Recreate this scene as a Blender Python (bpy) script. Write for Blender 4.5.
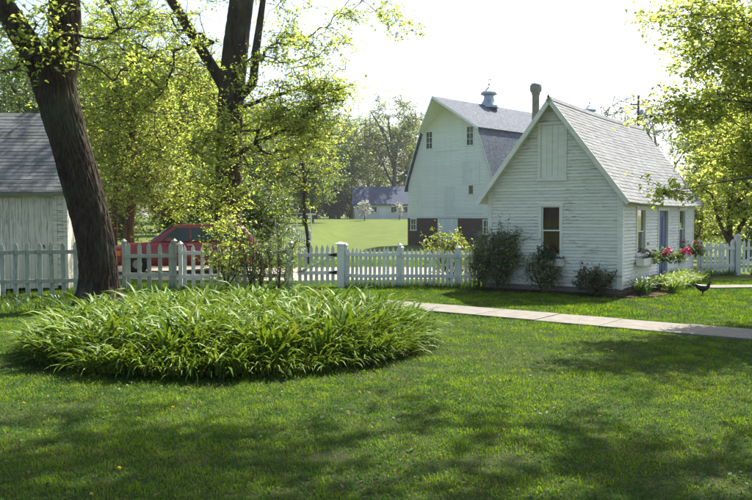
import bpy, bmesh, math, random
import numpy as np
from mathutils import Vector, Matrix, noise as mnoise

# ------------------------------------------------------------------ camera, world, sun, exposure
scene = bpy.context.scene
for o in list(bpy.data.objects):
    bpy.data.objects.remove(o, do_unlink=True)
COL = scene.collection

EYE = 1.9
HAZE = 0.00022
cam_d = bpy.data.cameras.new('camera')
cam_d.sensor_width = 36.0
cam_d.lens = 800.0 / 752.0 * 36.0
cam_d.clip_start = 0.1
cam_d.clip_end = 3000.0
cam = bpy.data.objects.new('camera', cam_d)
COL.objects.link(cam)
cam.location = (0, 0, EYE)
cam.rotation_euler = (math.radians(90 - 2.5), 0, 0)
scene.camera = cam

SUN_ELEV = math.radians(51)
SUN_AZ = math.radians(34)          # from +Y towards +X
world = bpy.data.worlds.new('World')
scene.world = world
world.use_nodes = True
wn = world.node_tree.nodes
wl = world.node_tree.links
bg = wn['Background']
sky = wn.new('ShaderNodeTexSky')
sky.sky_type = 'NISHITA'
sky.sun_disc = False
sky.sun_elevation = SUN_ELEV
sky.sun_rotation = SUN_AZ
sky.altitude = 300
sky.air_density = 1.0
sky.dust_density = 3.5
sky.ozone_density = 1.2
wl.new(sky.outputs[0], bg.inputs[0])
bg.inputs[1].default_value = 0.105

sun_d = bpy.data.lights.new('sun', 'SUN')
sun_d.energy = 5.0
sun_d.angle = math.radians(0.53)
sun_d.color = (1.0, 0.94, 0.83)
sun = bpy.data.objects.new('sun', sun_d)
COL.objects.link(sun)
SUN_DIR = Vector((math.sin(SUN_AZ) * math.cos(SUN_ELEV), math.cos(SUN_AZ) * math.cos(SUN_ELEV), math.sin(SUN_ELEV)))
sun.rotation_euler = SUN_DIR.to_track_quat('Z', 'Y').to_euler()
sun.location = (20, 25, 40)

scene.view_settings.view_transform = 'Standard'
scene.view_settings.look = 'None'
scene.view_settings.gamma = 1.0
scene.view_settings.exposure = 1.4
scene.view_settings.use_curve_mapping = False
scene.render.engine = 'CYCLES'
cy = scene.cycles
cy.max_bounces = 7
cy.diffuse_bounces = 3
cy.glossy_bounces = 2
cy.transmission_bounces = 4
cy.transparent_max_bounces = 8
cy.caustics_reflective = False
cy.caustics_refractive = False
cy.use_denoising = True
try:
    cy.denoiser = 'OPENIMAGEDENOISE'
    cy.denoising_prefilter = 'ACCURATE'
except Exception:
    pass
cy.sample_clamp_indirect = 6.0

rng = np.random.default_rng(7)
random.seed(7)

# ------------------------------------------------------------------ material helpers
def new_mat(name):
    m = bpy.data.materials.new(name)
    m.use_nodes = True
    nt = m.node_tree
    for n in list(nt.nodes):
        nt.nodes.remove(n)
    out = nt.nodes.new('ShaderNodeOutputMaterial')
    return m, nt, out

def N(nt, kind, **kw):
    n = nt.nodes.new(kind)
    for k, v in kw.items():
        setattr(n, k, v)
    return n

def pos_map(nt, scale=(1, 1, 1), obj=False):
    if obj:
        g = N(nt, 'ShaderNodeTexCoord'); s = g.outputs['Object']
    else:
        g = N(nt, 'ShaderNodeNewGeometry'); s = g.outputs['Position']
    mp = N(nt, 'ShaderNodeMapping')
    mp.inputs['Scale'].default_value = scale
    nt.links.new(s, mp.inputs['Vector'])
    return mp.outputs[0]

def noise_tex(nt, vec, scale, detail=4.0, rough=0.6, dist=0.0):
    n = N(nt, 'ShaderNodeTexNoise')
    n.inputs['Scale'].default_value = scale
    n.inputs['Detail'].default_value = detail
    n.inputs['Roughness'].default_value = rough
    n.inputs['Distortion'].default_value = dist
    nt.links.new(vec, n.inputs['Vector'])
    return n.outputs[0]

def ramp(nt, fac, stops):
    r = N(nt, 'ShaderNodeValToRGB')
    e = r.color_ramp.elements
    while len(e) < len(stops):
        e.new(0.5)
    for i, (p, c) in enumerate(stops):
        e[i].position = p
        e[i].color = (c[0], c[1], c[2], 1.0) if len(c) == 3 else c
    nt.links.new(fac, r.inputs[0])
    return r.outputs[0]

def mixc(nt, fac, a, b, blend='MIX'):
    m = N(nt, 'ShaderNodeMix', data_type='RGBA', blend_type=blend)
    if hasattr(fac, 'is_output'):
        nt.links.new(fac, m.inputs[0])
    else:
        m.inputs[0].default_value = fac
    for v, idx in ((a, 6), (b, 7)):
        if hasattr(v, 'is_output'):
            nt.links.new(v, m.inputs[idx])
        else:
            m.inputs[idx].default_value = (v[0], v[1], v[2], 1)
    return m.outputs[2]

def principled(nt, out, color, rough=0.8, spec=0.3, metal=0.0, bump=None, bump_s=0.3, bump_d=0.02):
    p = N(nt, 'ShaderNodeBsdfPrincipled')
    if hasattr(color, 'is_output'):
        nt.links.new(color, p.inputs['Base Color'])
    else:
        p.inputs['Base Color'].default_value = (color[0], color[1], color[2], 1)
    if hasattr(rough, 'is_output'):
        nt.links.new(rough, p.inputs['Roughness'])
    else:
        p.inputs['Roughness'].default_value = rough
    p.inputs['Specular IOR Level'].default_value = spec
    p.inputs['Metallic'].default_value = metal
    if bump is not None:
        b = N(nt, 'ShaderNodeBump')
        b.inputs['Strength'].default_value = bump_s
        b.inputs['Distance'].default_value = bump_d
        nt.links.new(bump, b.inputs['Height'])
        nt.links.new(b.outputs[0], p.inputs['Normal'])
    nt.links.new(p.outputs[0], out.inputs[0])
    return p

def simple(name, c1, c2=None, scale=6.0, rough=0.8, spec=0.3, metal=0.0, bump=0.0, stretch=(1, 1, 1), obj=False, bump_d=0.02):
    m, nt, out = new_mat(name)
    c2 = c2 or tuple(x * 0.7 for x in c1)
    v = pos_map(nt, stretch, obj)
    f = noise_tex(nt, v, scale, 5, 0.65)
    col = ramp(nt, f, [(0.3, c2), (0.7, c1)])
    principled(nt, out, col, rough, spec, metal, f if bump > 0 else None, bump, bump_d)
    return m

def paint(name, white, wood, streak=(1.2, 1.2, 26), amount=0.62, rough=0.6, dirt=(0.55, 0.56, 0.5), per_obj=0.12, drip=0.0):
    """weathered paint that flakes off in streaks along the boards"""
    m, nt, out = new_mat(name)
    v = pos_map(nt, streak)
    f1 = noise_tex(nt, v, 2.2, 6, 0.75, 0.3)
    v2 = pos_map(nt, (1, 1, 1))
    f2 = noise_tex(nt, v2, 0.9, 3, 0.6)
    add = N(nt, 'ShaderNodeMath', operation='MULTIPLY_ADD')
    nt.links.new(f2, add.inputs[0]); add.inputs[1].default_value = 0.35
    nt.links.new(f1, add.inputs[2])
    src = add.outputs[0]
    if drip > 0:
        tc = N(nt, 'ShaderNodeTexCoord'); sx = N(nt, 'ShaderNodeSeparateXYZ'); nt.links.new(tc.outputs['Generated'], sx.inputs[0])
        mr = N(nt, 'ShaderNodeMapRange'); nt.links.new(sx.outputs[2], mr.inputs[0])
        mr.inputs[1].default_value = 0.0; mr.inputs[2].default_value = 0.28; mr.inputs[3].default_value = drip; mr.inputs[4].default_value = 0.0
        ad2 = N(nt, 'ShaderNodeMath', operation='ADD'); nt.links.new(src, ad2.inputs[0]); nt.links.new(mr.outputs[0], ad2.inputs[1]); src = ad2.outputs[0]
    mask = ramp(nt, src, [(amount + 0.14, (0, 0, 0)), (amount + 0.2, (1, 1, 1))])
    f3 = noise_tex(nt, pos_map(nt, (1, 1, 3)), 3.0, 5, 0.6)
    base = mixc(nt, ramp(nt, f3, [(0.35, (0, 0, 0)), (0.75, (0.5, 0.5, 0.5))]), white, dirt)
    inf = N(nt, 'ShaderNodeObjectInfo')
    rr = N(nt, 'ShaderNodeMapRange')
    nt.links.new(inf.outputs['Random'], rr.inputs[0])
    rr.inputs[3].default_value = 1.0 - per_obj
    rr.inputs[4].default_value = 1.0
    base = mixc(nt, 1.0, base, rr.outputs[0], 'MULTIPLY')
    col = mixc(nt, mask, base, wood)
    principled(nt, out, col, rough, 0.3, 0, f1, 0.10, 0.004)
    return m

def leaf_mat(name, cols, trans=0.45, tcol=None, gloss=0.06, attr=None):
    m, nt, out = new_mat(name)
    if attr:
        a = N(nt, 'ShaderNodeAttribute', attribute_name=attr)
        col = a.outputs['Color']
        tc = mixc(nt, 1.0, col, tcol or (1.6, 1.5, 0.8), 'MULTIPLY')
    else:
        g = N(nt, 'ShaderNodeNewGeometry')
        k = len(cols)
        col = ramp(nt, g.outputs['Random Per Island'], [(i / (k - 1), c) for i, c in enumerate(cols)])
        tc = mixc(nt, 1.0, col, tcol or (1.9, 1.8, 0.9), 'MULTIPLY')
    d = N(nt, 'ShaderNodeBsdfDiffuse'); nt.links.new(col, d.inputs[0])
    t = N(nt, 'ShaderNodeBsdfTranslucent'); nt.links.new(tc, t.inputs[0])
    mx = N(nt, 'ShaderNodeMixShader'); mx.inputs[0].default_value = trans
    nt.links.new(d.outputs[0], mx.inputs[1]); nt.links.new(t.outputs[0], mx.inputs[2])
    gl = N(nt, 'ShaderNodeBsdfGlossy'); gl.inputs['Roughness'].default_value = 0.45
    gl.inputs[0].default_value = (0.9, 0.95, 0.9, 1)
    mx2 = N(nt, 'ShaderNodeMixShader'); mx2.inputs[0].default_value = gloss
    nt.links.new(mx.outputs[0], mx2.inputs[1]); nt.links.new(gl.outputs[0], mx2.inputs[2])
    nt.links.new(mx2.outputs[0], out.inputs[0])
    return m

def bark_mat(name, c1, c2, scale=9.0, bump=0.8):
    m, nt, out = new_mat(name)
    v = pos_map(nt, (1, 1, 0.22))
    f = noise_tex(nt, v, scale, 6, 0.7, 0.4)
    f2 = noise_tex(nt, pos_map(nt, (1, 1, 1)), 1.1, 3, 0.5)
    col = ramp(nt, f, [(0.34, c2), (0.62, c1)])
    col = mixc(nt, ramp(nt, f2, [(0.45, (0, 0, 0)), (0.75, (0.35, 0.35, 0.35))]), col, (0.16, 0.17, 0.11))
    principled(nt, out, col, 0.92, 0.15, 0, f, bump, 0.05)
    return m

# ------------------------------------------------------------------ object helpers
def link(o, parent=None):
    COL.objects.link(o)
    if parent is not None:
        o.parent = parent
    return o

def tag(o, label=None, cat=None, group=None, kind=None):
    if label: o['label'] = label
    if cat: o['category'] = cat
    if group: o['group'] = group
    if kind: o['kind'] = kind
    return o

def empty(name, loc, rz=0.0, label=None, cat=None, group=None):
    o = bpy.data.objects.new(name, None)
    o.empty_display_size = 0.2
    o.location = loc
    o.rotation_euler = (0, 0, rz)
    link(o)
    return tag(o, label, cat, group)

class MB:
    def __init__(self):
        self.v = []; self.f = []
    def add(self, vs, fs):
        b = len(self.v)
        self.v += [tuple(map(float, p)) for p in vs]
        self.f += [tuple(i + b for i in f) for f in fs]
        return self
    def box(self, x0, x1, y0, y1, z0, z1):
        return self.hexa([(x0, y0, z0), (x1, y0, z0), (x1, y1, z0), (x0, y1, z0), (x0, y0, z1), (x1, y0, z1), (x1, y1, z1), (x0, y1, z1)])
    def hexa(self, p):
        return self.add(p, [(3, 2, 1, 0), (4, 5, 6, 7), (0, 1, 5, 4), (1, 2, 6, 5), (2, 3, 7, 6), (3, 0, 4, 7)])
    def prism(self, poly, d):
        """poly: list of 3d points, d: extrusion vector"""
        n = len(poly); d = Vector(d)
        a = [Vector(p) for p in poly]; b = [p + d for p in a]
        fs = [tuple(range(n - 1, -1, -1)), tuple(range(n, 2 * n))]
        fs += [(i, (i + 1) % n, n + (i + 1) % n, n + i) for i in range(n)]
        return self.add(a + b, fs)
    def quad(self, a, b, c, d):
        return self.add([a, b, c, d], [(0, 1, 2, 3)])
    def tube(self, pts, rad, n=8, cap=True):
        pts = [Vector(p) for p in pts]
        if not hasattr(rad, '__len__'): rad = [rad] * len(pts)
        vs = []; fs = []
        for i, p in enumerate(pts):
            d = (pts[min(i + 1, len(pts) - 1)] - pts[max(i - 1, 0)]).normalized()
            up = Vector((0, 0, 1)) if abs(d.z) < 0.9 else Vector((1, 0, 0))
            s = d.cross(up).normalized(); t = s.cross(d).normalized()
            for k in range(n):
                a = 2 * math.pi * k / n
                vs.append(p + (s * math.cos(a) + t * math.sin(a)) * rad[i])
        for i in range(len(pts) - 1):
            for k in range(n):
                k2 = (k + 1) % n
                fs.append((i * n + k, i * n + k2, (i + 1) * n + k2, (i + 1) * n + k))
        if cap:
            fs.append(tuple(range(n - 1, -1, -1)))
            fs.append(tuple((len(pts) - 1) * n + k for k in range(n)))
        return self.add(vs, fs)
    def lathe(self, prof, n=16, c=(0, 0, 0)):
        vs = []; fs = []
        for r, z in prof:
            for k in range(n):
                a = 2 * math.pi * k / n
                vs.append((c[0] + r * math.cos(a), c[1] + r * math.sin(a), c[2] + z))
        m = len(prof)
        for i in range(m - 1):
            for k in range(n):
                k2 = (k + 1) % n
                fs.append((i * n + k, i * n + k2, (i + 1) * n + k2, (i + 1) * n + k))
        fs.append(tuple(range(n - 1, -1, -1)))
        fs.append(tuple((m - 1) * n + k for k in range(n)))
        return self.add(vs, fs)
    def mesh(self, name, mat, smooth=False):
        me = bpy.data.meshes.new(name)
        me.from_pydata(self.v, [], self.f)
        me.materials.append(mat)
        if smooth:
            me.polygons.foreach_set('use_smooth', [True] * len(me.polygons))
        me.update()
        return me
    def build(self, name, mat, parent=None, smooth=False, bevel=0.0):
        o = bpy.data.objects.new(name, self.mesh(name, mat, smooth))
        link(o, parent)
        if bevel > 0:
            b = o.modifiers.new('bevel', 'BEVEL'); b.width = bevel; b.segments = 2; b.limit_method = 'ANGLE'
        return o

def np_mesh(name, V, F, mat, smooth=False, colors=None):
    """V (n,3), F (m,k) fixed size faces"""
    me = bpy.data.meshes.new(name)
    V = np.ascontiguousarray(V, dtype=np.float32); F = np.ascontiguousarray(F, dtype=np.int32)
    m, k = F.shape
    me.vertices.add(len(V)); me.vertices.foreach_set('co', V.ravel())
    me.loops.add(m * k); me.loops.foreach_set('vertex_index', F.ravel())
    me.polygons.add(m)
    me.polygons.foreach_set('loop_start', np.arange(0, m * k, k, dtype=np.int32))
    me.polygons.foreach_set('loop_total', np.full(m, k, dtype=np.int32))
    if smooth:
        me.polygons.foreach_set('use_smooth', np.ones(m, dtype=bool))
    me.materials.append(mat)
    if colors is not None:
        a = me.attributes.new('tint', 'FLOAT_COLOR', 'POINT')
        c = np.ones((len(V), 4), dtype=np.float32); c[:, :3] = colors
        a.data.foreach_set('color', c.ravel())
    me.update(calc_edges=True)
    return me

def np_obj(name, V, F, mat, parent=None, smooth=False, colors=None):
    return link(bpy.data.objects.new(name, np_mesh(name, V, F, mat, smooth, colors)), parent)

def inst(name, me, parent, loc=(0, 0, 0), rot=(0, 0, 0), scale=(1, 1, 1)):
    o = bpy.data.objects.new(name, me)
    o.location = loc; o.rotation_euler = rot; o.scale = scale
    return link(o, parent)

def sm(a, b, t):
    t = np.clip((np.asarray(t, dtype=float) - a) / (b - a), 0, 1)
    return t * t * (3 - 2 * t)

def gz(x, y):
    """height of the ground: flat yard, a dip towards the barn, a meadow rising behind it"""
    mid = -1.1 * sm(24, 60, y) + 2.27 * sm(84, 145, y)
    left = 0.4 * sm(24, 60, y) + 0.77 * sm(84, 145, y)
    w = 1 - sm(-7.5, -3.0, x)
    return mid * (1 - w) + left * w

def vnoise(x, y, s, seed=0):
    """smooth value noise on numpy arrays"""
    r = np.random.default_rng(seed).random((64, 64))
    x = np.asarray(x) * s; y = np.asarray(y) * s
    xi = np.floor(x).astype(int); yi = np.floor(y).astype(int)
    fx = x - xi; fy = y - yi
    fx = fx * fx * (3 - 2 * fx); fy = fy * fy * (3 - 2 * fy)
    g = lambda a, b: r[a % 64, b % 64]
    return (g(xi, yi) * (1 - fx) + g(xi + 1, yi) * fx) * (1 - fy) + (g(xi, yi + 1) * (1 - fx) + g(xi + 1, yi + 1) * fx) * fy

# ------------------------------------------------------------------ materials
M = {}
M['house_paint'] = paint('peeling_white_paint', (0.78, 0.78, 0.735), (0.30, 0.27, 0.22), streak=(1.6, 1.6, 22), amount=0.625, drip=0.05)
M['trim_paint'] = paint('trim_paint', (0.80, 0.80, 0.77), (0.38, 0.36, 0.32), streak=(2, 2, 2), amount=0.68)
M['shed_paint'] = paint('old_cream_paint', (0.68, 0.66, 0.53), (0.30, 0.28, 0.24), amount=0.58, drip=0.12)
M['shed_door'] = paint('old_door_paint', (0.62, 0.60, 0.50), (0.34, 0.31, 0.27), streak=(16, 16, 1.0), amount=0.57)
M['fence_paint'] = paint('fence_paint', (0.74, 0.75, 0.71), (0.30, 0.28, 0.24), streak=(8, 8, 1.2), amount=0.64, per_obj=0.22)
M['shaded_old_fence_paint'] = paint('shaded_old_fence_paint', (0.38, 0.42, 0.34), (0.24, 0.23, 0.19), streak=(8, 8, 1.2), amount=0.60, per_obj=0.25)  # old white fence paint with the shade put into a darker green-grey colour
M['barn_paint'] = paint('barn_white_boards', (0.72, 0.75, 0.76), (0.42, 0.42, 0.40), streak=(0.5, 0.5, 9), amount=0.64)
M['dark_metal'] = simple('black_iron', (0.02, 0.02, 0.02), rough=0.5)
M['metal'] = simple('galvanised_metal', (0.40, 0.45, 0.50), (0.26, 0.31, 0.36), 5, 0.45, 0.5, 0.5)
M['pipe'] = simple('flue_pipe', (0.30, 0.31, 0.30), (0.18, 0.18, 0.17), 8, 0.55, 0.4, 0.3)
M['blue_door'] = simple('blue_paint', (0.035, 0.07, 0.25), (0.025, 0.05, 0.17), 8, 0.45)
M['curtain'] = simple('brown_curtain', (0.24, 0.13, 0.10), (0.13, 0.075, 0.06), 16, 0.9, 0.1, stretch=(1.2, 1.2, 0.2))
M['dark_room'] = simple('dark_interior', (0.03, 0.03, 0.03), (0.02, 0.02, 0.02), 3, 0.95)  # near-black colour stands in for the shade of unlit rooms
M['soil'] = simple('mulch', (0.085, 0.055, 0.036), (0.035, 0.024, 0.017), 22, 0.95, 0.1, bump=0.9)
M['concrete'] = simple('worn_concrete', (0.22, 0.204, 0.178), (0.14, 0.13, 0.115), 5, 0.9, 0.2, bump=0.15)
M['gravel'] = simple('gravel', (0.36, 0.32, 0.26), (0.22, 0.20, 0.16), 30, 0.95, 0.1, bump=0.5)
M['bark'] = bark_mat('furrowed_bark', (0.095, 0.070, 0.052), (0.014, 0.010, 0.007), 24, 1.0)
M['bark_dark'] = bark_mat('dark_bark', (0.060, 0.046, 0.036), (0.018, 0.014, 0.011), 8, 0.9)
M['bark_red'] = bark_mat('reddish_bark', (0.20, 0.115, 0.075), (0.07, 0.04, 0.028), 11, 0.8)
M['bark_grey'] = bark_mat('grey_bark', (0.105, 0.095, 0.085), (0.05, 0.045, 0.04), 5, 0.5)
M['stem'] = simple('stem', (0.10, 0.075, 0.05), (0.05, 0.04, 0.03), 12)
M['feather'] = simple('black_feathers', (0.012, 0.012, 0.016), (0.006, 0.006, 0.008), 30, 0.5, 0.4)
M['comb'] = simple('red_comb', (0.35, 0.03, 0.03), (0.25, 0.02, 0.02), 20, 0.6)
M['claw'] = simple('claw', (0.12, 0.09, 0.05), (0.08, 0.06, 0.03), 20, 0.7)
M['pole'] = simple('pole_wood', (0.09, 0.08, 0.075), (0.05, 0.045, 0.04), 6, 0.9)

M['leaf_spring'] = leaf_mat('young_maple_leaves', [(0.16, 0.22, 0.030), (0.24, 0.30, 0.042), (0.30, 0.335, 0.075), (0.19, 0.26, 0.035)], 0.66, (2.1, 2.05, 1.7), 0.03)
M['leaf_right'] = leaf_mat('spreading_maple_leaves', [(0.11, 0.16, 0.035), (0.18, 0.23, 0.042), (0.30, 0.32, 0.085), (0.14, 0.20, 0.045)], 0.68, (2.6, 2.45, 1.8), 0.03)
M['leaf_green'] = leaf_mat('green_leaves', [(0.045, 0.09, 0.022), (0.075, 0.125, 0.026), (0.12, 0.165, 0.04)], 0.45)
M['leaf_olive'] = leaf_mat('olive_budding_leaves', [(0.085, 0.125, 0.030), (0.125, 0.17, 0.042), (0.175, 0.215, 0.065)], 0.60)
M['leaf_far'] = leaf_mat('far_leaves', [(0.055, 0.10, 0.030), (0.085, 0.135, 0.038), (0.125, 0.17, 0.05)], 0.52)
M['leaf_fresh'] = leaf_mat('fresh_green_leaves', [(0.08, 0.135, 0.030), (0.12, 0.18, 0.038), (0.17, 0.22, 0.055)], 0.55)
M['leaf_dark'] = leaf_mat('dark_shrub_leaves', [(0.022, 0.05, 0.022), (0.035, 0.07, 0.028), (0.05, 0.09, 0.035)], 0.3)
M['leaf_mid'] = leaf_mat('mid_green_shrub_leaves', [(0.11, 0.155, 0.065), (0.165, 0.22, 0.09), (0.23, 0.28, 0.13)], 0.15)
M['leaf_rust'] = leaf_mat('rust_tipped_leaves', [(0.05, 0.085, 0.03), (0.075, 0.11, 0.04), (0.15, 0.085, 0.05)], 0.15)
M['leaf_lime'] = leaf_mat('lime_leaves', [(0.16, 0.22, 0.03), (0.24, 0.28, 0.04), (0.11, 0.17, 0.03)], 0.5, (1.8, 1.7, 0.8))
M['blossom'] = leaf_mat('white_blossom', [(0.65, 0.65, 0.58), (0.75, 0.74, 0.68), (0.5, 0.52, 0.42)], 0.35, (1.1, 1.1, 1.0))
M['lily'] = leaf_mat('daylily_leaf', [(0.05, 0.105, 0.016), (0.095, 0.165, 0.022), (0.15, 0.215, 0.03), (0.07, 0.135, 0.020), (0.17, 0.215, 0.04)], 0.20, (2.1, 2.0, 0.6), 0.02)
M['grass'] = leaf_mat('grass_blades', None, 0.38, (2.0, 2.0, 0.5), 0.012, attr='tint')
M['petal_red'] = leaf_mat('pink_petals', [(0.50, 0.02, 0.09), (0.62, 0.03, 0.13), (0.55, 0.05, 0.15)], 0.3, (1.2, 1, 1))
M['petal_dark'] = leaf_mat('dark_red_petals', [(0.10, 0.02, 0.025), (0.16, 0.03, 0.035), (0.2, 0.05, 0.05)], 0.3, (1.2, 1, 1))
M['petal_salmon'] = leaf_mat('salmon_petals', [(0.55, 0.12, 0.12), (0.60, 0.22, 0.18), (0.5, 0.04, 0.08)], 0.3, (1.2, 1, 1))
M['dandelion'] = leaf_mat('dandelion_petals', [(0.66, 0.52, 0.02), (0.72, 0.58, 0.03)], 0.2, (1, 1, 1))

# lawn and meadow ground
m, nt, out = new_mat('lawn_ground')
v = pos_map(nt)
f1 = noise_tex(nt, v, 0.55, 5, 0.65)
f2 = noise_tex(nt, v, 24.0, 4, 0.7)
c1 = ramp(nt, f1, [(0.3, (0.070, 0.110, 0.018)), (0.55, (0.100, 0.150, 0.024)), (0.75, (0.140, 0.175, 0.034))])
c2 = mixc(nt, ramp(nt, f2, [(0.35, (0.6, 0.6, 0.6)), (0.65, (0.0, 0.0, 0.0))]), c1, (0.055, 0.060, 0.020))
principled(nt, out, c2, 0.95, 0.1, 0, f2, 0.6, 0.03)
M['ground'] = m

# shingles
def shingle_mat(name, c1, c2, stain):
    m, nt, out = new_mat(name)
    inf = N(nt, 'ShaderNodeObjectInfo')
    g = N(nt, 'ShaderNodeNewGeometry')
    ad = N(nt, 'ShaderNodeMath', operation='ADD'); nt.links.new(inf.outputs['Random'], ad.inputs[0]); nt.links.new(g.outputs['Random Per Island'], ad.inputs[1])
    fr = N(nt, 'ShaderNodeMath', operation='FRACT'); nt.links.new(ad.outputs[0], fr.inputs[0])
    c = ramp(nt, fr.outputs[0], [(0, c2), (1, c1)])
    f = noise_tex(nt, pos_map(nt), 1.1, 5, 0.7)
    c = mixc(nt, ramp(nt, f, [(0.5, (0, 0, 0)), (0.72, (0.6, 0.6, 0.6))]), c, stain)
    f2 = noise_tex(nt, pos_map(nt), 90, 3, 0.7)
    principled(nt, out, c, 0.9, 0.2, 0, f2, 0.3, 0.01)
    return m
M['shingle'] = shingle_mat('pale_shingles', (0.245, 0.255, 0.265), (0.185, 0.192, 0.20), (0.16, 0.165, 0.17))
M['shingle_shed'] = shingle_mat('mossy_shingles', (0.155, 0.165, 0.17), (0.10, 0.11, 0.115), (0.055, 0.06, 0.05))

m, nt, out = new_mat('barn_roof_shingles')
inf = N(nt, 'ShaderNodeTexCoord')
br = N(nt, 'ShaderNodeTexBrick')
br.inputs['Color1'].default_value = (0.062, 0.088, 0.13, 1); br.inputs['Color2'].default_value = (0.022, 0.036, 0.065, 1)
br.inputs['Mortar'].default_value = (0.05, 0.055, 0.07, 1)
br.inputs['Scale'].default_value = 1.0; br.inputs['Brick Width'].default_value = 0.42; br.inputs['Row Height'].default_value = 0.22
br.inputs['Mortar Size'].default_value = 0.02
nt.links.new(inf.outputs['UV'], br.inputs['Vector'])
f = noise_tex(nt, pos_map(nt), 4.5, 6, 0.8)
c = mixc(nt, ramp(nt, f, [(0.48, (0, 0, 0)), (0.66, (0.8, 0.8, 0.8))]), br.outputs[0], (0.15, 0.18, 0.22))
principled(nt, out, c, 0.8, 0.15, 0, br.outputs[0], 0.4, 0.02)
M['barn_roof'] = m

m, nt, out = new_mat('old_brick')
inf = N(nt, 'ShaderNodeTexCoord')
br = N(nt, 'ShaderNodeTexBrick')
br.inputs['Color1'].default_value = (0.095, 0.058, 0.048, 1); br.inputs['Color2'].default_value = (0.055, 0.038, 0.034, 1)
br.inputs['Mortar'].default_value = (0.085, 0.072, 0.064, 1)
br.inputs['Scale'].default_value = 1.0; br.inputs['Brick Width'].default_value = 0.30; br.inputs['Row Height'].default_value = 0.12
br.inputs['Mortar Size'].default_value = 0.008
nt.links.new(inf.outputs['UV'], br.inputs['Vector'])
principled(nt, out, br.outputs[0], 0.9, 0.2, 0, br.outputs[0], 0.3, 0.02)
M['brick'] = m
M['far_roof'] = simple('slate_blue_roof', (0.06, 0.085, 0.135), (0.04, 0.06, 0.10), 3, 0.8, 0.2)
M['red_barn'] = simple('faded_red_boards', (0.20, 0.09, 0.07), (0.13, 0.06, 0.05), 3, 0.85)

# glass
m, nt, out = new_mat('window_glass')
fr = N(nt, 'ShaderNodeFresnel'); fr.inputs[0].default_value = 1.5
tr = N(nt, 'ShaderNodeBsdfTransparent'); tr.inputs[0].default_value = (0.80, 0.82, 0.82, 1)
gl = N(nt, 'ShaderNodeBsdfGlossy'); gl.inputs['Roughness'].default_value = 0.03
fm = N(nt, 'ShaderNodeMath', operation='MULTIPLY'); nt.links.new(fr.outputs[0], fm.inputs[0]); fm.inputs[1].default_value = .6
mx = N(nt, 'ShaderNodeMixShader'); nt.links.new(fm.outputs[0], mx.inputs[0]); nt.links.new(tr.outputs[0], mx.inputs[1]); nt.links.new(gl.outputs[0], mx.inputs[2])
nt.links.new(mx.outputs[0], out.inputs[0])
M['glass'] = m
m, nt, out = new_mat('car_glass')
principled(nt, out, (0.025, 0.045, 0.04), 0.06, 0.6)
M['car_glass'] = m
m, nt, out = new_mat('red_car_paint')
p = principled(nt, out, (0.25, 0.018, 0.022), 0.35, 0.5)
p.inputs['Coat Weight'].default_value = 0.6; p.inputs['Coat Roughness'].default_value = 0.1
M['car_red'] = m
M['tyre'] = simple('tyre_rubber', (0.018, 0.018, 0.018), (0.012, 0.012, 0.012), 20, 0.85)
M['chrome'] = simple('dull_chrome', (0.55, 0.55, 0.55), (0.42, 0.42, 0.42), 10, 0.3, 0.5, 0.8)
M['lamp_clear'] = simple('headlamp_glass', (0.75, 0.76, 0.74), (0.65, 0.66, 0.64), 10, 0.15, 0.6)
M['lamp_orange'] = simple('orange_lens', (0.75, 0.22, 0.03), (0.6, 0.16, 0.02), 10, 0.25, 0.5)
M['lamp_red'] = simple('red_lens', (0.45, 0.02, 0.02), (0.35, 0.015, 0.015), 10, 0.25, 0.5)

# ------------------------------------------------------------------ ground sheet
xs = np.concatenate([np.linspace(-900, -60, 15), np.linspace(-50, -16, 18), np.linspace(-15, 15, 61), np.linspace(16, 50, 18), np.linspace(60, 900, 15)])
ys = np.concatenate([np.linspace(-200, -10, 8), np.linspace(-8, 22, 16), np.linspace(23, 150, 128), np.linspace(155, 300, 16), np.linspace(330, 1500, 14)])
GX, GY = np.meshgrid(xs, ys)
GZ = gz(GX, GY)
V = np.stack([GX.ravel(), GY.ravel(), GZ.ravel()], 1)
nx, ny = len(xs), len(ys)
I = np.arange(nx * ny).reshape(ny, nx)
F = np.stack([I[:-1, :-1].ravel(), I[:-1, 1:].ravel(), I[1:, 1:].ravel(), I[1:, :-1].ravel()], 1)
ground = np_obj('ground', V, F, M['ground'], smooth=True)
tag(ground, 'green lawn and rising meadow around the buildings', 'lawn', kind='structure')

def sheet(name, x0, x1, y0, y1, step, lift, mat, edge=0.0, seed=1):
    ax = np.arange(x0, x1 + 1e-6, step); ay = np.arange(y0, y1 + 1e-6, step)
    X, Y = np.meshgrid(ax, ay)
    Yw = Y + edge * (vnoise(X, Y, 0.35, seed) - 0.5) * 2
    Z = gz(X, Yw) + lift
    n1, n2 = len(ax), len(ay)
    I = np.arange(n1 * n2).reshape(n2, n1)
    F = np.stack([I[:-1, :-1].ravel(), I[:-1, 1:].ravel(), I[1:, 1:].ravel(), I[1:, :-1].ravel()], 1)
    return np_obj(name, np.stack([X.ravel(), Yw.ravel(), Z.ravel()], 1), F, mat, smooth=True)

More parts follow.
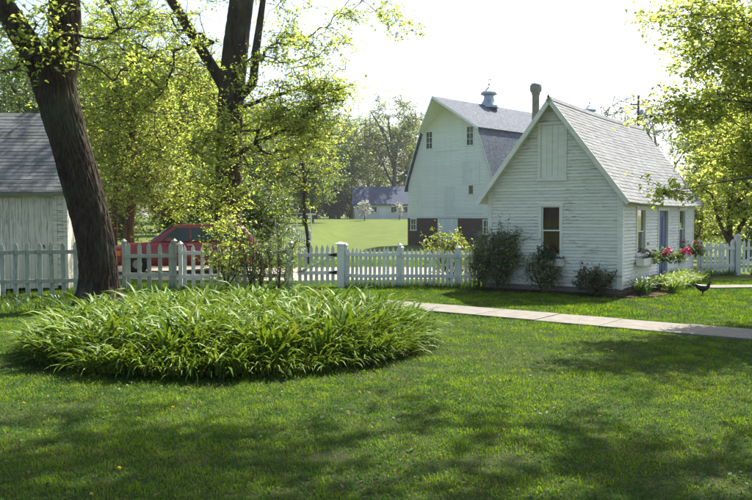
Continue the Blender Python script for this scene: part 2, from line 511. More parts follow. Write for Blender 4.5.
m, nt, out = new_mat('lawn_thatch')
f1 = noise_tex(nt, pos_map(nt), 2.2, 5, 0.65); f2 = noise_tex(nt, pos_map(nt), 30.0, 4, 0.7)
c1 = ramp(nt, f1, [(0.35, (0.03, 0.06, 0.011)), (0.6, (0.045, 0.058, 0.018)), (0.75, (0.062, 0.050, 0.03))])
c2 = mixc(nt, ramp(nt, f2, [(0.35, (0.7, 0.7, 0.7)), (0.6, (0.0, 0.0, 0.0))]), c1, (0.03, 0.028, 0.014))
principled(nt, out, c2, 0.95, 0.1, 0, f2, 0.8, 0.03)
lawn = sheet('lawn', -17, 17, -8, 23, 0.5, 0.004, m)
tag(lawn, 'mown lawn between the picket fences and the path', 'lawn', kind='structure')
drive = sheet('gravel_drive', -16, 9, 23.3, 30.5, 0.5, 0.014, M['gravel'], 0.7)
tag(drive, 'pale gravel drive running behind the picket fence', 'drive', kind='structure')

# concrete garden path built of slabs
path_dir = Vector((0.794, -0.608, 0)); path_n = Vector((0.608, 0.794, 0))
path_o = Vector((1.25, 16.1, 0))
PATH_W = 0.56
path = empty('garden_path', (path_o.x, path_o.y, 0), math.atan2(path_dir.y, path_dir.x))
tag(path, 'narrow pale concrete path crossing the lawn past the daylilies', 'path', kind='structure')
sl = MB().box(0.006, 1.194, -PATH_W, PATH_W, -0.06, 0.0).mesh('slab', M['concrete'])
for i in range(-3, 12):
    inst('slab', sl, path, (i * 1.2, random.uniform(-.01, .01), 0.034 + random.uniform(-.004, .004)), (random.uniform(-.004, .004), random.uniform(-.003, .003), 0))
path2 = empty('side_path', (8.6, 20.9, 0), math.atan2(0.4, 3.0))
tag(path2, 'pale concrete strip leading from the cottage to the side gate', 'path', kind='structure')
sl2 = MB().box(0.006, 1.194, -0.36, 0.36, -0.06, 0.0).mesh('slab', M['concrete'])
for i in range(0, 6):
    inst('slab', sl2, path2, (i * 1.2, 0, 0.032 + random.uniform(-.003, .003)))

def on_path(x, y, pad=0.0):
    dx = x - path_o.x; dy = y - path_o.y
    s = dx * path_dir.x + dy * path_dir.y
    t = dx * path_n.x + dy * path_n.y
    a = (np.abs(t) < PATH_W + pad) & (s > -3.7)
    ex = x - 8.6; ey = y - 20.9
    L = math.hypot(0.4, 3.0); c, s_ = 3.0 / L, 0.4 / L
    b = (np.abs(-ex * s_ + ey * c) < 0.36 + pad) & (ex * c + ey * s_ > -0.05)
    return a | b

# house frame (front-left corner, rotation)
HX, HY, HROT = 2.92, 20.7, math.atan2(-0.553, 0.833)
HW, HL = 3.43, 7.5
def house_local(x, y):
    c, s = math.cos(-HROT), math.sin(-HROT)
    dx = x - HX; dy = y - HY
    return dx * c - dy * s, dx * s + dy * c
def house_world(u, v, z=0.0):
    c, s = math.cos(HROT), math.sin(HROT)
    return (HX + u * c - v * s, HY + u * s + v * c, z)

BED_C = (-2.12, 11.95); BED_R = (2.98, 2.9)
def in_bed(x, y, k=1.0):
    a = np.arctan2((y - BED_C[1]) / BED_R[1], (x - BED_C[0]) / BED_R[0])
    r = np.hypot((x - BED_C[0]) / BED_R[0], (y - BED_C[1]) / BED_R[1])
    return r < k * (1 + 0.05 * np.sin(3 * a + 1) + 0.035 * np.sin(7 * a))

# soil under the daylilies and along the cottage
def mound(name, outline, h, mat, label):
    n = len(outline)
    cx = sum(p[0] for p in outline) / n; cy = sum(p[1] for p in outline) / n
    vs = []; fs = []
    rings = [(1.0, 0.004), (0.93, h * 0.8), (0.6, h), (0.2, h)]
    for k, z in rings:
        for x, y in outline:
            vs.append((cx + (x - cx) * k, cy + (y - cy) * k, z + (random.uniform(0, .02) if k < 1 else 0)))
    for r in range(len(rings) - 1):
        for i in range(n):
            j = (i + 1) % n
            fs.append((r * n + i, r * n + j, (r + 1) * n + j, (r + 1) * n + i))
    fs.append(tuple((len(rings) - 1) * n + i for i in range(n)))
    o = MB().add(vs, fs).build(name, mat, None, True)
    return tag(o, label, 'flower bed', kind='structure')
mound('flower_bed', [(BED_C[0] + BED_R[0] * .80 * math.cos(a) * (1 + .05 * math.sin(3 * a + 1)), BED_C[1] + BED_R[1] * .80 * math.sin(a) * (1 + .05 * math.sin(3 * a + 1))) for a in np.linspace(0, 2 * math.pi, 60, endpoint=False)], 0.06, M['soil'], 'dark soil under the oval bed of daylilies')
ol = [house_world(u, -0.62 - 0.10 * math.sin(u * 3)) for u in np.linspace(-0.2, HW + 0.5, 14)]
ol += [house_world(HW + 0.75 + 0.15 * math.sin(v * 2), v) for v in np.linspace(-0.1, 6.6, 16)]
ol_in = [house_world(HW + 0.02, v) for v in np.linspace(6.6, 0.3, 8)] + [house_world(u, 0.02) for u in np.linspace(HW, -0.2, 8)]
mb = MB()
mb.add([(p[0], p[1], 0.03) for p in ol + ol_in[::1]], [tuple(range(len(ol) + len(ol_in)))])
bedm = mb.build('border_bed', M['soil'], None)
tag(bedm, 'strip of dark mulch at the foot of the cottage', 'flower bed', kind='structure')
def in_border(x, y):
    u, v = house_local(x, y)
    a = (u > -0.2) & (u < HW + 0.6) & (v > -0.6) & (v < HL)
    b = (u > -0.05) & (u < HW + 0.75) & (v > -0.3) & (v < HL)
    return a | b

# ------------------------------------------------------------------ clapboard walls, windows
def wall_pt(O, U, Nn, u, z, d):
    return (O[0] + U[0] * u + Nn[0] * d, O[1] + U[1] * u + Nn[1] * d, z)

def clapboards(parent, O, U, Nn, span, z0, z1, expo, holes, mat, name='clapboard'):
    """span(z) -> (u0,u1); holes: list of (u0,u1,z0,z1); each board its own mesh"""
    z = z0
    while z < z1 - 0.01:
        zt = min(z + expo, z1); zc = (z + zt) / 2
        cuts = sorted([h for h in holes if h[2] < zc < h[3]])
        a_b, b_b = span(z); a_t, b_t = span(min(zt + 0.012, z1))
        if b_b - a_b < 0.03: break
        segs = []; cur = None
        left = (a_b, a_t)
        for h in cuts:
            segs.append((left, (h[0], h[0]))); left = (h[1], h[1])
        segs.append((left, (b_b, b_t)))
        zz = min(zt + 0.012, z1)
        for (l, r) in segs:
            if r[0] - l[0] < 0.02: continue
            j = random.uniform(-0.0015, 0.003)
            r1 = max(r[1], l[1] + 0.004)
            P = lambda u, zq, d: wall_pt(O, U, Nn, u, zq, d)
            mb = MB().hexa([P(l[0], z, -0.012), P(r[0], z, -0.012), P(r[0], z, 0.028 + j), P(l[0], z, 0.028 + j),
                            P(l[1], zz, -0.016), P(r1, zz, -0.016), P(r1, zz, 0.0015), P(l[1], zz, 0.0015)])
            mb.build(name, mat, parent)
        z = zt

def wbox(mb, O, U, Nn, u0, u1, z0, z1, d0, d1):
    P = lambda u, z, d: wall_pt(O, U, Nn, u, z, d)
    return mb.hexa([P(u0, z0, d0), P(u1, z0, d0), P(u1, z0, d1), P(u0, z0, d1), P(u0, z1, d0), P(u1, z1, d0), P(u1, z1, d1), P(u0, z1, d1)])

def window(parent, O, U, Nn, u0, u1, z0, z1, trim, mats, grid=None, curtain=None, midrail=True, t=0.07, depth=0.10, label=None):
    """casing as the part, sashes, panes, sill, curtain as its sub-parts"""
    c = MB()
    wbox(c, O, U, Nn, u0, u0 + t, z0, z1, -depth, 0.035)
    wbox(c, O, U, Nn, u1 - t, u1, z0, z1, -depth, 0.035)
    wbox(c, O, U, Nn, u0 - 0.02, u1 + 0.02, z1, z1 + t, -depth, 0.042)
    w = c.build('window', mats[0], parent)
    wbox(MB(), O, U, Nn, u0 - 0.03, u1 + 0.03, z0 - 0.05, z0, -depth, 0.07).build('sill', mats[0], w)
    a0, a1, b0, b1 = u0 + t, u1 - t, z0, z1
    s = 0.032
    sashes = [(b0, (b0 + b1) / 2 + .015, -0.05), ((b0 + b1) / 2 - .015, b1, -0.02)] if midrail else [(b0, b1, -0.03)]
    for (q0, q1, d) in sashes:
        f = MB()
        wbox(f, O, U, Nn, a0, a0 + s, q0, q1, d - .02, d + .012)
        wbox(f, O, U, Nn, a1 - s, a1, q0, q1, d - .02, d + .012)
        wbox(f, O, U, Nn, a0 + s, a1 - s, q0, q0 + s, d - .02, d + .012)
        wbox(f, O, U, Nn, a0 + s, a1 - s, q1 - s, q1, d - .02, d + .012)
        if grid:
            gx, gy = grid
            for i in range(1, gx):
                uu = a0 + (a1 - a0) * i / gx; wbox(f, O, U, Nn, uu - .014, uu + .014, q0 + s, q1 - s, d - .012, d + .008)
            for i in range(1, gy):
                zz = q0 + (q1 - q0) * i / gy; wbox(f, O, U, Nn, a0 + s, a1 - s, zz - .014, zz + .014, d - .013, d + .009)
        f.build('sash', mats[0], w)
        wbox(MB(), O, U, Nn, a0 + s - .005, a1 - s + .005, q0 + s - .005, q1 - s + .005, d - .006, d - .003).build('pane', mats[1], w)
    if curtain:
        mb = MB(); n = 14
        for i in range(n):
            ua = a0 + (a1 - a0) * i / n; ub = a0 + (a1 - a0) * (i + 1) / n
            da = -depth - .04 + .02 * math.sin(i * 1.9); db = -depth - .04 + .02 * math.sin((i + 1) * 1.9)
            P = lambda u, z, d: wall_pt(O, U, Nn, u, z, d)
            mb.quad(P(ua, b0 - .05, da), P(ub, b0 - .05, db), P(ub, b1 + .02, db), P(ua, b1 + .02, da))
        mb.build('curtain', curtain, w, True)
    else:
        wbox(MB(), O, U, Nn, a0 - .05, a1 + .05, b0 - .05, b1 + .05, -depth - .35, -depth - .3).build('dark_backing', mats[2], w)  # added near-black sheet, painted shade of the room behind the glass
    return w

WM = (M['trim_paint'], M['glass'], M['dark_room'])

# ------------------------------------------------------------------ cottage
WALL_H, RIDGE = 2.50, 4.72
slope = (RIDGE - WALL_H) / (HW / 2)
cot = empty('cottage', (HX, HY, 0), HROT, 'small white clapboard cottage with peeling paint, blue door and window boxes', 'cottage')
def gspan(z):
    if z <= WALL_H: return (0.09, HW - 0.09)
    k = (z - WALL_H) / slope
    return (max(0.0, k), min(HW, HW - k))
OF, UF, NF = (0, 0), (1, 0), (0, -1)
OS, US, NS = (HW, 0), (0, 1), (1, 0)
GW = (1.37, 1.99, 0.92, 2.12)
LD = (1.33, 2.08, 2.80, 4.12)
clapboards(cot, OF, UF, NF, gspan, 0.16, RIDGE - 0.05, 0.081, [GW, LD], M['house_paint'])
SW1 = (1.12, 1.98, 0.92, 2.06); SW2 = (5.50, 6.36, 0.92, 2.06); SD = (3.18, 4.32, 0.10, 2.02)
clapboards(cot, OS, US, NS, lambda z: (0.09, HL - 0.09), 0.16, WALL_H - 0.02, 0.081, [SW1, SW2, SD], M['house_paint'])
# hidden walls, foundation
MB().box(-0.02, 0.0, 0.02, HL, 0.0, WALL_H).build('back_wall', M['house_paint'], cot)
mb = MB(); mb.prism([(0, HL, 0), (HW, HL, 0), (HW, HL, WALL_H), (HW / 2, HL, RIDGE - .05), (0, HL, WALL_H)], (0, 0.03, 0)); mb.build('rear_gable', M['house_paint'], cot)
mb = MB(); mb.box(0.0, HW, -0.005, 0.12, -0.1, 0.165); mb.box(HW - 0.12, HW + 0.004, 0.125, HL, -0.1, 0.163); mb.build('foundation', M['concrete'], cot)
# corner boards
for (x0, x1, y0, y1) in ((-0.02, 0.095, -0.032, 0.0), (HW - 0.095, HW + 0.032, -0.034, 0.0), (HW, HW + 0.030, 0.004, 0.095), (HW, HW + 0.030, HL - 0.095, HL)):
    MB().box(x0, x1, y0, y1, 0.14, WALL_H - (0.0 if y1 <= 0.0 else 0.05)).build('corner_board', M['trim_paint'], cot)
window(cot, OF, UF, NF, *GW, None, WM, curtain=M['curtain'])
window(cot, OS, US, NS, *SW1, None, WM)
window(cot, OS, US, NS, *SW2, None, WM)
# loft door of vertical boards
c = MB()
u0, u1, z0, z1 = LD; t = 0.085
wbox(c, OF, UF, NF, u0, u0 + t, z0, z1, -0.05, 0.036); wbox(c, OF, UF, NF, u1 - t, u1, z0, z1, -0.05, 0.036)
wbox(c, OF, UF, NF, u0 - .02, u1 + .02, z1, z1 + .06, -0.05, 0.043); wbox(c, OF, UF, NF, u0 - .03, u1 + .03, z0 - .06, z0, -0.05, 0.055)
ld = c.build('loft_door', M['trim_paint'], cot)
nb = 4
for i in range(nb):
    a = u0 + t + (u1 - u0 - 2 * t) * i / nb + .003; b = u0 + t + (u1 - u0 - 2 * t) * (i + 1) / nb - .003
    wbox(MB(), OF, UF, NF, a, b, z0 + .004, z1 - .004, -0.03, 0.008 + .003 * (i % 2)).build('board', M['trim_paint'], ld)
# blue entrance door
u0, u1, z0, z1 = SD; t = 0.09
c = MB()
wbox(c, OS, US, NS, u0, u0 + t, z0, z1, -0.1, 0.036); wbox(c, OS, US, NS, u1 - t, u1, z0, z1, -0.1, 0.036); wbox(c, OS, US, NS, u0 - .02, u1 + .02, z1, z1 + .09, -0.1, 0.043)
df = c.build('door_frame', M['trim_paint'], cot)
dd = wbox(MB(), OS, US, NS, u0 + t + .003, u1 - t - .003, z0 + .01, z1 - .003, -0.07, -0.03).build('door', M['blue_door'], cot)
for (pa, pb, qa, qb) in ((.08, .42, .12, .85), (.52, .86, .12, .85), (.08, .42, 1.0, 1.75), (.52, .86, 1.0, 1.75)):
    wbox(MB(), OS, US, NS, u0 + t + pa, u0 + t + pb, z0 + qa, z0 + qb, -0.032, -0.018).build('door_panel', M['blue_door'], dd)
MB().lathe([(0.0, 0), (.02, .005), (.028, .03), (.015, .05), (0, .055)], 10, (HW + 0.02, u0 + t + .08, 1.0)).build('door_knob', M['dark_metal'], dd)
wbox(MB(), OS, US, NS, u0 - .1, u1 + .1, 0.0, 0.12, 0.03, 0.45).build('door_step', M['concrete'], cot)

# roof: deck, fascias, shingles
EO, RO = 0.24, 0.28          # eave and rake overhang
sl_len = math.hypot(HW / 2 + EO, (HW / 2 + EO) * slope)
nrm_r = Vector((slope, 0, 1)).normalized(); dn_r = Vector((1, 0, -slope)).normalized()
top_z = RIDGE + 0.03
def roof_pt(side, s, v, d):
    """s: distance down the slope from the ridge, v along the ridge, d above the deck"""
    p = Vector((HW / 2, 0, top_z)) + Vector((dn_r.x * side, 0, dn_r.z)) * s + Vector((nrm_r.x * side, 0, nrm_r.z)) * d
    sag = -0.05 * math.sin(math.pi * max(0, min(1, (v + RO) / (HL + 2 * RO)))) 
    return Vector((p.x, v, p.z + sag))
rm = MB()
for side in (1, -1):
    for k in range(8):
        va = -RO + (HL + 2 * RO) * k / 8; vb = -RO + (HL + 2 * RO) * (k + 1) / 8
        rm.hexa([roof_pt(side, 0, va, -.04), roof_pt(side, sl_len, va, -.04), roof_pt(side, sl_len, vb, -.04), roof_pt(side, 0, vb, -.04),
                 roof_pt(side, 0, va, 0), roof_pt(side, sl_len, va, 0), roof_pt(side, sl_len, vb, 0), roof_pt(side, 0, vb, 0)])
roof = rm.build('roof', M['trim_paint'], cot)
for side in (1, -1):
    mb = MB().hexa([roof_pt(side, -.01, -RO - .025, -.10), roof_pt(side, sl_len + .03, -RO - .025, -.10), roof_pt(side, sl_len + .03, -RO - .002, -.10), roof_pt(side, -.01, -RO - .002, -.10),
                    roof_pt(side, -.01, -RO - .025, .012), roof_pt(side, sl_len + .03, -RO - .025, .012), roof_pt(side, sl_len + .03, -RO - .002, .012), roof_pt(side, -.01, -RO - .002, .012)])
    mb.build('bargeboard', M['trim_paint'], cot)
    mb = MB()
    for k in range(8):
        va = -RO + (HL + 2 * RO) * k / 8; vb = -RO + (HL + 2 * RO) * (k + 1) / 8
        q = [roof_pt(side, sl_len + .002, v, d) for (v, d) in ((va, -.045), (vb, -.045), (vb, -.003), (va, -.003))]
        mb.prism([p + Vector((0, 0, -.0)) for p in q], (0.022 * side, 0, 0))
    mb.build('fascia', M['trim_paint'], cot)
    # soffit closing wall to eave
    mb = MB()
    xw = HW + .02 if side == 1 else -.02
    e = roof_pt(side, sl_len, 0, -.045)
    mb.hexa([(min(xw, e.x), 0, WALL_H - .06), (max(xw, e.x) , 0, WALL_H - .06), (max(xw, e.x), HL, WALL_H - .06), (min(xw, e.x), HL, WALL_H - .06),
             (min(xw, e.x), 0, WALL_H - .04), (max(xw, e.x), 0, WALL_H - .04), (max(xw, e.x), HL, WALL_H - .04), (min(xw, e.x), HL, WALL_H - .04)])
    if side == 1: pass

def shingle_field(parent, rpt, slen, va, vb, expo, width, mat, pick, side, name='shingle', maxparts=300):
    """all shingles of one slope: those picked become parts, the rest one joined part"""
    rows = int(slen / expo) + 1
    items = []
    for r in range(rows):
        s0 = r * expo
        off = random.uniform(0, width)
        v = va - off
        while v < vb - 0.01:
            w = width * random.uniform(.8, 1.15)
            a, b = max(v, va), min(v + w - .006, vb)
            if b - a > .03: items.append((s0, a, b, r))
            v += w
    items.sort(key=pick)
    bulk = MB()
    for i, (s0, a, b, r) in enumerate(items):
        j = random.uniform(-.003, .004); jj = random.uniform(-.006, .008)
        e = min(s0 + expo + .02, slen + .03)
        th = .006 + j
        P = [rpt(side, s0, a, .002), rpt(side, e + jj, a, .008), rpt(side, e + jj, b, .008), rpt(side, s0, b, .002),
             rpt(side, s0, a, .006), rpt(side, e + jj, a, .008 + th), rpt(side, e + jj, b, .008 + th), rpt(side, s0, b, .006)]
        if i < maxparts:
            MB().hexa(P).build(name, mat, parent)
        else:
            bulk.hexa(P)
    if bulk.v:
        o = bulk.build('shingle_field', mat, parent); o['kind'] = 'stuff'
random.seed(3)
shingle_field(roof, roof_pt, sl_len, -RO, HL + RO, 0.115, 0.26, M['shingle'], lambda t: t[1] - 0.6 * t[0], 1)
shingle_field(roof, roof_pt, sl_len, -RO, HL + RO, 0.125, 0.30, M['shingle'], lambda t: t[1], -1, maxparts=0)
mb = MB()
for k in range(26):
    va = -RO + (HL + 2 * RO) * k / 26; vb = va + (HL + 2 * RO) / 26 + .03
    mb.hexa([roof_pt(-1, .13, va, .022), roof_pt(1, .13, va, .022), roof_pt(1, .13, vb, .026), roof_pt(-1, .13, vb, .026),
             roof_pt(-1, 0, va, .035), roof_pt(1, 0, va, .035), roof_pt(1, 0, vb, .04), roof_pt(-1, 0, vb, .04)])
mb.build('ridge_cap', M['shingle'], roof)
MB().lathe([(.025, -.04), (.03, .01), (.015, .03), (.004, .05)], 8, (HW / 2, -RO - .06, top_z + .02)).build('ridge_finial', M['dark_metal'], roof)
MB().box(.22, HW - .22, .22, HL - .2, 0.05, WALL_H - .05).build('dark_room_box', M['dark_room'], cot)  # solid near-black box added so the windows look into darkness
# flue pipe on the far slope
fx, fy = 0.33, 2.25
fl = MB().lathe([(.10, 0), (.10, 2.28), (.115, 2.29), (.115, 2.34), (.15, 2.38), (.165, 2.44), (.16, 2.54), (.12, 2.60), (.02, 2.62)], 16, (fx, fy, 2.95)).build('chimney_flue', M['pipe'], cot, True)
MB().lathe([(.22, 0), (.16, .25), (.155, .27)], 16, (fx, fy, 2.95)).build('flashing', M['metal'], fl)
# window boxes
def window_box(O, U, Nn, u0, u1, z):
    c = MB()
    wbox(c, O, U, Nn, u0, u1, z, z + .015, .06, .26); wbox(c, O, U, Nn, u0, u1, z + .015, z + .17, .24, .26)
    wbox(c, O, U, Nn, u0, u0 + .02, z + .015, z + .17, .06, .24); wbox(c, O, U, Nn, u1 - .02, u1, z + .015, z + .17, .06, .24)
    b = c.build('window_box', M['trim_paint'], cot)
    wbox(MB(), O, U, Nn, u0 + .02, u1 - .02, z + .015, z + .14, .07, .24).build('potting_soil', M['soil'], b)
    return b
window_box(OF, UF, NF, 1.30, 2.06, 0.66)
window_box(OS, US, NS, 1.0, 2.62, 0.66)
window_box(OS, US, NS, 5.4, 6.46, 0.66)

# ------------------------------------------------------------------ barn
BXY = (3.2, 80.0); BROT = math.atan2(-0.69, 0.724); BW, BL = 10.5, 34.0
BZ = -1.1
barn = empty('barn', (BXY[0], BXY[1], BZ), BROT, 'big white gambrel barn with hay hood, brick base and metal roof ventilators', 'barn')
BRK = 2.8           # brick height
EAVE, BREAK, PEAK = 5.7, 11.15, 14.0
def curve_edge(k):
    """left roof edge from eave (k=0) to break (k=1): slight bow outwards at the foot"""
    u = -0.25 + (1.85 + 0.25) * (k ** 1.12)
    return u, EAVE - .35 + (BREAK - EAVE + .35) * k
lower = [curve_edge(k) for k in np.linspace(0, 1, 7)]
left = lower + [(BW / 2, PEAK)]
wall_poly = [(0, BRK), (0, EAVE + .4)] + [(u + .12, z - .1) for (u, z) in lower if z > EAVE + .7] + [(BW / 2, PEAK - .15)]
wall_poly += [(BW - u, z) for (u, z) in wall_poly[::-1][1:]]
bodyw = MB(); bodyw.prism([(u, 0, z) for u, z in wall_poly], (0, BL, 0))
# UV helper for barn brick / roof
def add_uv(o, fn):
    me = o.data
    uv = me.uv_layers.new(name='UVMap')
    for p in me.polygons:
        for li in p.loop_indices:
            uv.data[li].uv = fn(me.vertices[me.loops[li].vertex_index].co, p.normal)
m, nt, out = new_mat('barn_boarding')
tc = N(nt, 'ShaderNodeTexCoord'); mp = N(nt, 'ShaderNodeMapping'); mp.inputs['Rotation'].default_value = (math.radians(-90), 0, 0)
nt.links.new(tc.outputs['Object'], mp.inputs['Vector'])
br = N(nt, 'ShaderNodeTexBrick')
br.inputs['Color1'].default_value = (0.80, 0.80, 0.79, 1); br.inputs['Color2'].default_value = (0.74, 0.74, 0.73, 1); br.inputs['Mortar'].default_value = (0.36, 0.37, 0.36, 1)
br.inputs['Scale'].default_value = 1.0; br.inputs['Brick Width'].default_value = 3.6; br.inputs['Row Height'].default_value = 0.17; br.inputs['Mortar Size'].default_value = 0.012
nt.links.new(mp.outputs[0], br.inputs['Vector'])
f1 = noise_tex(nt, pos_map(nt, (.7, .7, 7)), 2.0, 6, .75); f2 = noise_tex(nt, pos_map(nt, (1, 1, .25)), .8, 4, .6)
c = mixc(nt, ramp(nt, f1, [(.60, (0, 0, 0)), (.68, (.8, .8, .8))]), br.outputs[0], (.40, .39, .36))
c = mixc(nt, ramp(nt, f2, [(.45, (0, 0, 0)), (.75, (.45, .45, .45))]), c, (.52, .54, .52))
principled(nt, out, c, .7, .25, 0, br.outputs[0], .3, .01)
bodyw.build('wall', m, barn)
bb = MB()
DU0, DU1 = 3.86, 6.29
bb.box(-.02, BW + .02, -.02, BL, -.6, BRK - .003)
o = bb.build('brick_base', M['brick'], barn)
add_uv(o, lambda c, n: (c.x, c.z) if abs(n.y) > .5 else (c.y, c.z))
wbox(MB(), OF, UF, NF, -.06, BW + .06, BRK - .1, BRK + .06, 0.0, .07).build('water_table', M['barn_paint'], barn)
sdoor = wbox(MB(), OF, UF, NF, DU0, DU1, .05, BRK - .12, .025, .07).build('sliding_door', M['barn_paint'], barn)
for i in range(9):
    a = DU0 + (DU1 - DU0) * i / 9
    wbox(MB(), OF, UF, NF, a + .008, a + (DU1 - DU0) / 9 - .008, .06, BRK - .13, .07, .085).build('board', M['barn_paint'], sdoor)
wbox(MB(), OF, UF, NF, DU0 - .2, DU1 + 1.6, BRK - .115, BRK - .06, .075, .12).build('track', M['metal'], sdoor)
BM = (M['trim_paint'], M['glass'], M['dark_room'])
def flat_window(parent, O, U, Nn, u0, u1, z0, z1, gx, gy, mats, t=.09, proud=.05):
    c = MB()
    wbox(c, O, U, Nn, u0, u0 + t, z0, z1, .0, proud); wbox(c, O, U, Nn, u1 - t, u1, z0, z1, .0, proud)
    wbox(c, O, U, Nn, u0 - .03, u1 + .03, z1, z1 + t, .0, proud + .01); wbox(c, O, U, Nn, u0 - .05, u1 + .05, z0 - t, z0, .0, proud + .05)
    w = c.build('window', mats[0], parent)
    a0, a1 = u0 + t, u1 - t
    f = MB()
    for i in range(1, gx):
        uu = a0 + (a1 - a0) * i / gx; wbox(f, O, U, Nn, uu - .02, uu + .02, z0, z1, .012, proud - .01)
    for i in range(1, gy):
        zz = z0 + (z1 - z0) * i / gy; wbox(f, O, U, Nn, a0, a1, zz - .02, zz + .02, .011, proud - .012)
    if f.v: f.build('muntin', mats[0], w)
    for i in range(gx):
        for j in range(gy):
            wbox(MB(), O, U, Nn, a0 + (a1 - a0) * i / gx, a0 + (a1 - a0) * (i + 1) / gx, z0 + (z1 - z0) * j / gy, z0 + (z1 - z0) * (j + 1) / gy, .004, .010).build('pane', M['car_glass'], w)
    return w
flat_window(barn, OF, UF, NF, 2.30, 3.20, 9.45, 11.05, 2, 3, BM)
flat_window(barn, OF, UF, NF, 7.22, 8.12, 9.5, 11.2, 2, 3, BM)
flat_window(barn, OF, UF, NF, 7.5, 8.1, 4.95, 5.75, 1, 1, BM, .05)
flat_window(barn, (0, -.02), UF, NF, .38, 1.15, 1.55, 2.6, 2, 2, BM)
flat_window(barn, (0, -.02), UF, NF, 9.2, 10.0, 1.3, 2.5, 2, 2, BM)
def flat_door(u0, u1, z0, z1, name):
    c = MB()
    wbox(c, OF, UF, NF, u0, u1, z0, z1, .002, .03)
    d = c.build(name, M['barn_paint'], barn)
    for (a, b, q0, q1) in ((u0 - .06, u0, z0, z1), (u1, u1 + .06, z0, z1), (u0 - .06, u1 + .06, z1, z1 + .07), (u0 - .06, u1 + .06, z0 - .08, z0)):
        wbox(MB(), OF, UF, NF, a, b, q0, q1, .002, .055).build('trim_board', M['trim_paint'], d)
    n = max(3, int((u1 - u0) / .3))
    for i in range(n):
        a = u0 + (u1 - u0) * i / n
        wbox(MB(), OF, UF, NF, a + .01, a + (u1 - u0) / n - .01, z0 + .02, z1 - .02, .03, .042).build('board', M['barn_paint'], d)
flat_door(4.75, 5.75, 3.25, 5.6, 'loft_hatch')
flat_door(6.9, 8.7, 5.95, 7.9, 'hay_door')
wbox(MB(), OF, UF, NF, 6.6, 9.2, 3.18, 3.26, .0, .06).build('ledge', M['trim_paint'], barn)
wbox(MB(), OF, UF, NF, 2.1, 6.2, 9.12, 9.18, .0, .05).build('ledge', M['trim_paint'], barn)
# roof panels with the triangular hay hood
def roof_panel(pts_f, pts_b, th, mat, name, parent, uvs=True):
    n = len(pts_f)
    vs = [Vector(p) for p in pts_f] + [Vector(p) for p in pts_b]
    fs = [(i, i + 1, n + i + 1, n + i) for i in range(n - 1)]
    me = MB().add(vs, fs)
    o = me.build(name, mat, parent)
    add_uv(o, lambda c, nn: (c.y, c.z * 1.25 if abs(nn.z) < .5 else c.x * 1.15))
    s = o.modifiers.new('thickness', 'SOLIDIFY'); s.thickness = th; s.offset = -1.0
    return o
for side in (0, 1):
    fx_ = (lambda u: u) if side == 0 else (lambda u: BW - u)
    f1 = [(fx_(u), -.35, z) for u, z in lower]; b1 = [(fx_(u), BL + .3, z) for u, z in lower]
    if side == 1: f1, b1 = f1, b1
    P = roof_panel(f1 if side == 0 else f1[::-1], b1 if side == 0 else b1[::-1], .12, M['barn_roof'], 'lower_roof', barn)
    ub, zb = lower[-1]
    f2 = [(fx_(ub - .22), -.40, zb - .08), (fx_((ub + BW / 2) / 2), -1.55, (zb + PEAK) / 2 + .05), (BW / 2, -2.65, PEAK)]
    b2 = [(fx_(ub - .22), BL + .3, zb - .08), (fx_((ub + BW / 2) / 2), BL + .3, (zb + PEAK) / 2 + .05), (BW / 2, BL + .3, PEAK)]
    roof_panel(f2 if side == 0 else f2[::-1], b2 if side == 0 else b2[::-1], .13, M['barn_roof'], 'upper_roof', barn)
    # white trim along the roof edges
    mb = MB()
    e1 = [Vector(p) + Vector((0, -.03, -.02)) for p in f1]; e2 = [Vector(p) + Vector((0, -.03, -.02)) for p in f2]
    for ee in (e1, e2):
        for a, b in zip(ee[:-1], ee[1:]):
            mb.hexa([a + Vector((0, 0, -.22)), b + Vector((0, 0, -.22)), b + Vector((0, .025, -.22)), a + Vector((0, .025, -.22)), a, b, b + Vector((0, .025, 0)), a + Vector((0, .025, 0))])
    mb.build('bargeboard', M['barn_paint'], barn)
    # boarded underside of the hood
    mb = MB()
    q = [Vector(p) + Vector((0, 0.02, -.20)) for p in f2]
    w_ = [Vector((fx_(ub + .1), 0.02, zb - .25)), Vector((BW / 2, 0.02, PEAK - .32))]
    mb.add([q[0], q[1], q[2], w_[1], w_[0]], [(0, 1, 2, 3, 4)])
    mb.build('hood_soffit', M['barn_paint'], barn)
# ventilators
def ventilator(s, up=0.0):
    c = (BW / 2, s, PEAK - .25 + up)
    v = MB().lathe([(1.0, 0), (.96, .22), (.74, .52), (.56, .78), (.52, .98)], 10, c).build('ventilator', M['metal'], barn)
    MB().lathe([(.50, .98), (.50, 1.22)], 8, c).build('louvre_neck', M['metal'], v)
    MB().lathe([(.52, 1.22), (.80, 1.32), (.84, 1.36), (.80, 1.56), (.60, 1.70), (.34, 1.90), (.16, 2.06), (.06, 2.12)], 10, c).build('cap', M['metal'], v)
    MB().lathe([(.025, 2.12), (.025, 2.22), (.09, 2.27), (.11, 2.34), (.09, 2.41), (.02, 2.45), (.018, 2.98)], 8, c).build('finial', M['metal'], v)
    MB().prism([(c[0] - .02, c[1] - .32, c[2] + 2.82), (c[0] - .02, c[1] + .38, c[2] + 2.82), (c[0] - .02, c[1] + .40, c[2] + 2.96), (c[0] - .02, c[1] + .1, c[2] + 2.88), (c[0] - .02, c[1] - .30, c[2] + 2.87)], (.03, 0, 0)).build('weather_vane', M['metal'], v)
ventilator(6.3); ventilator(26.6, .22)

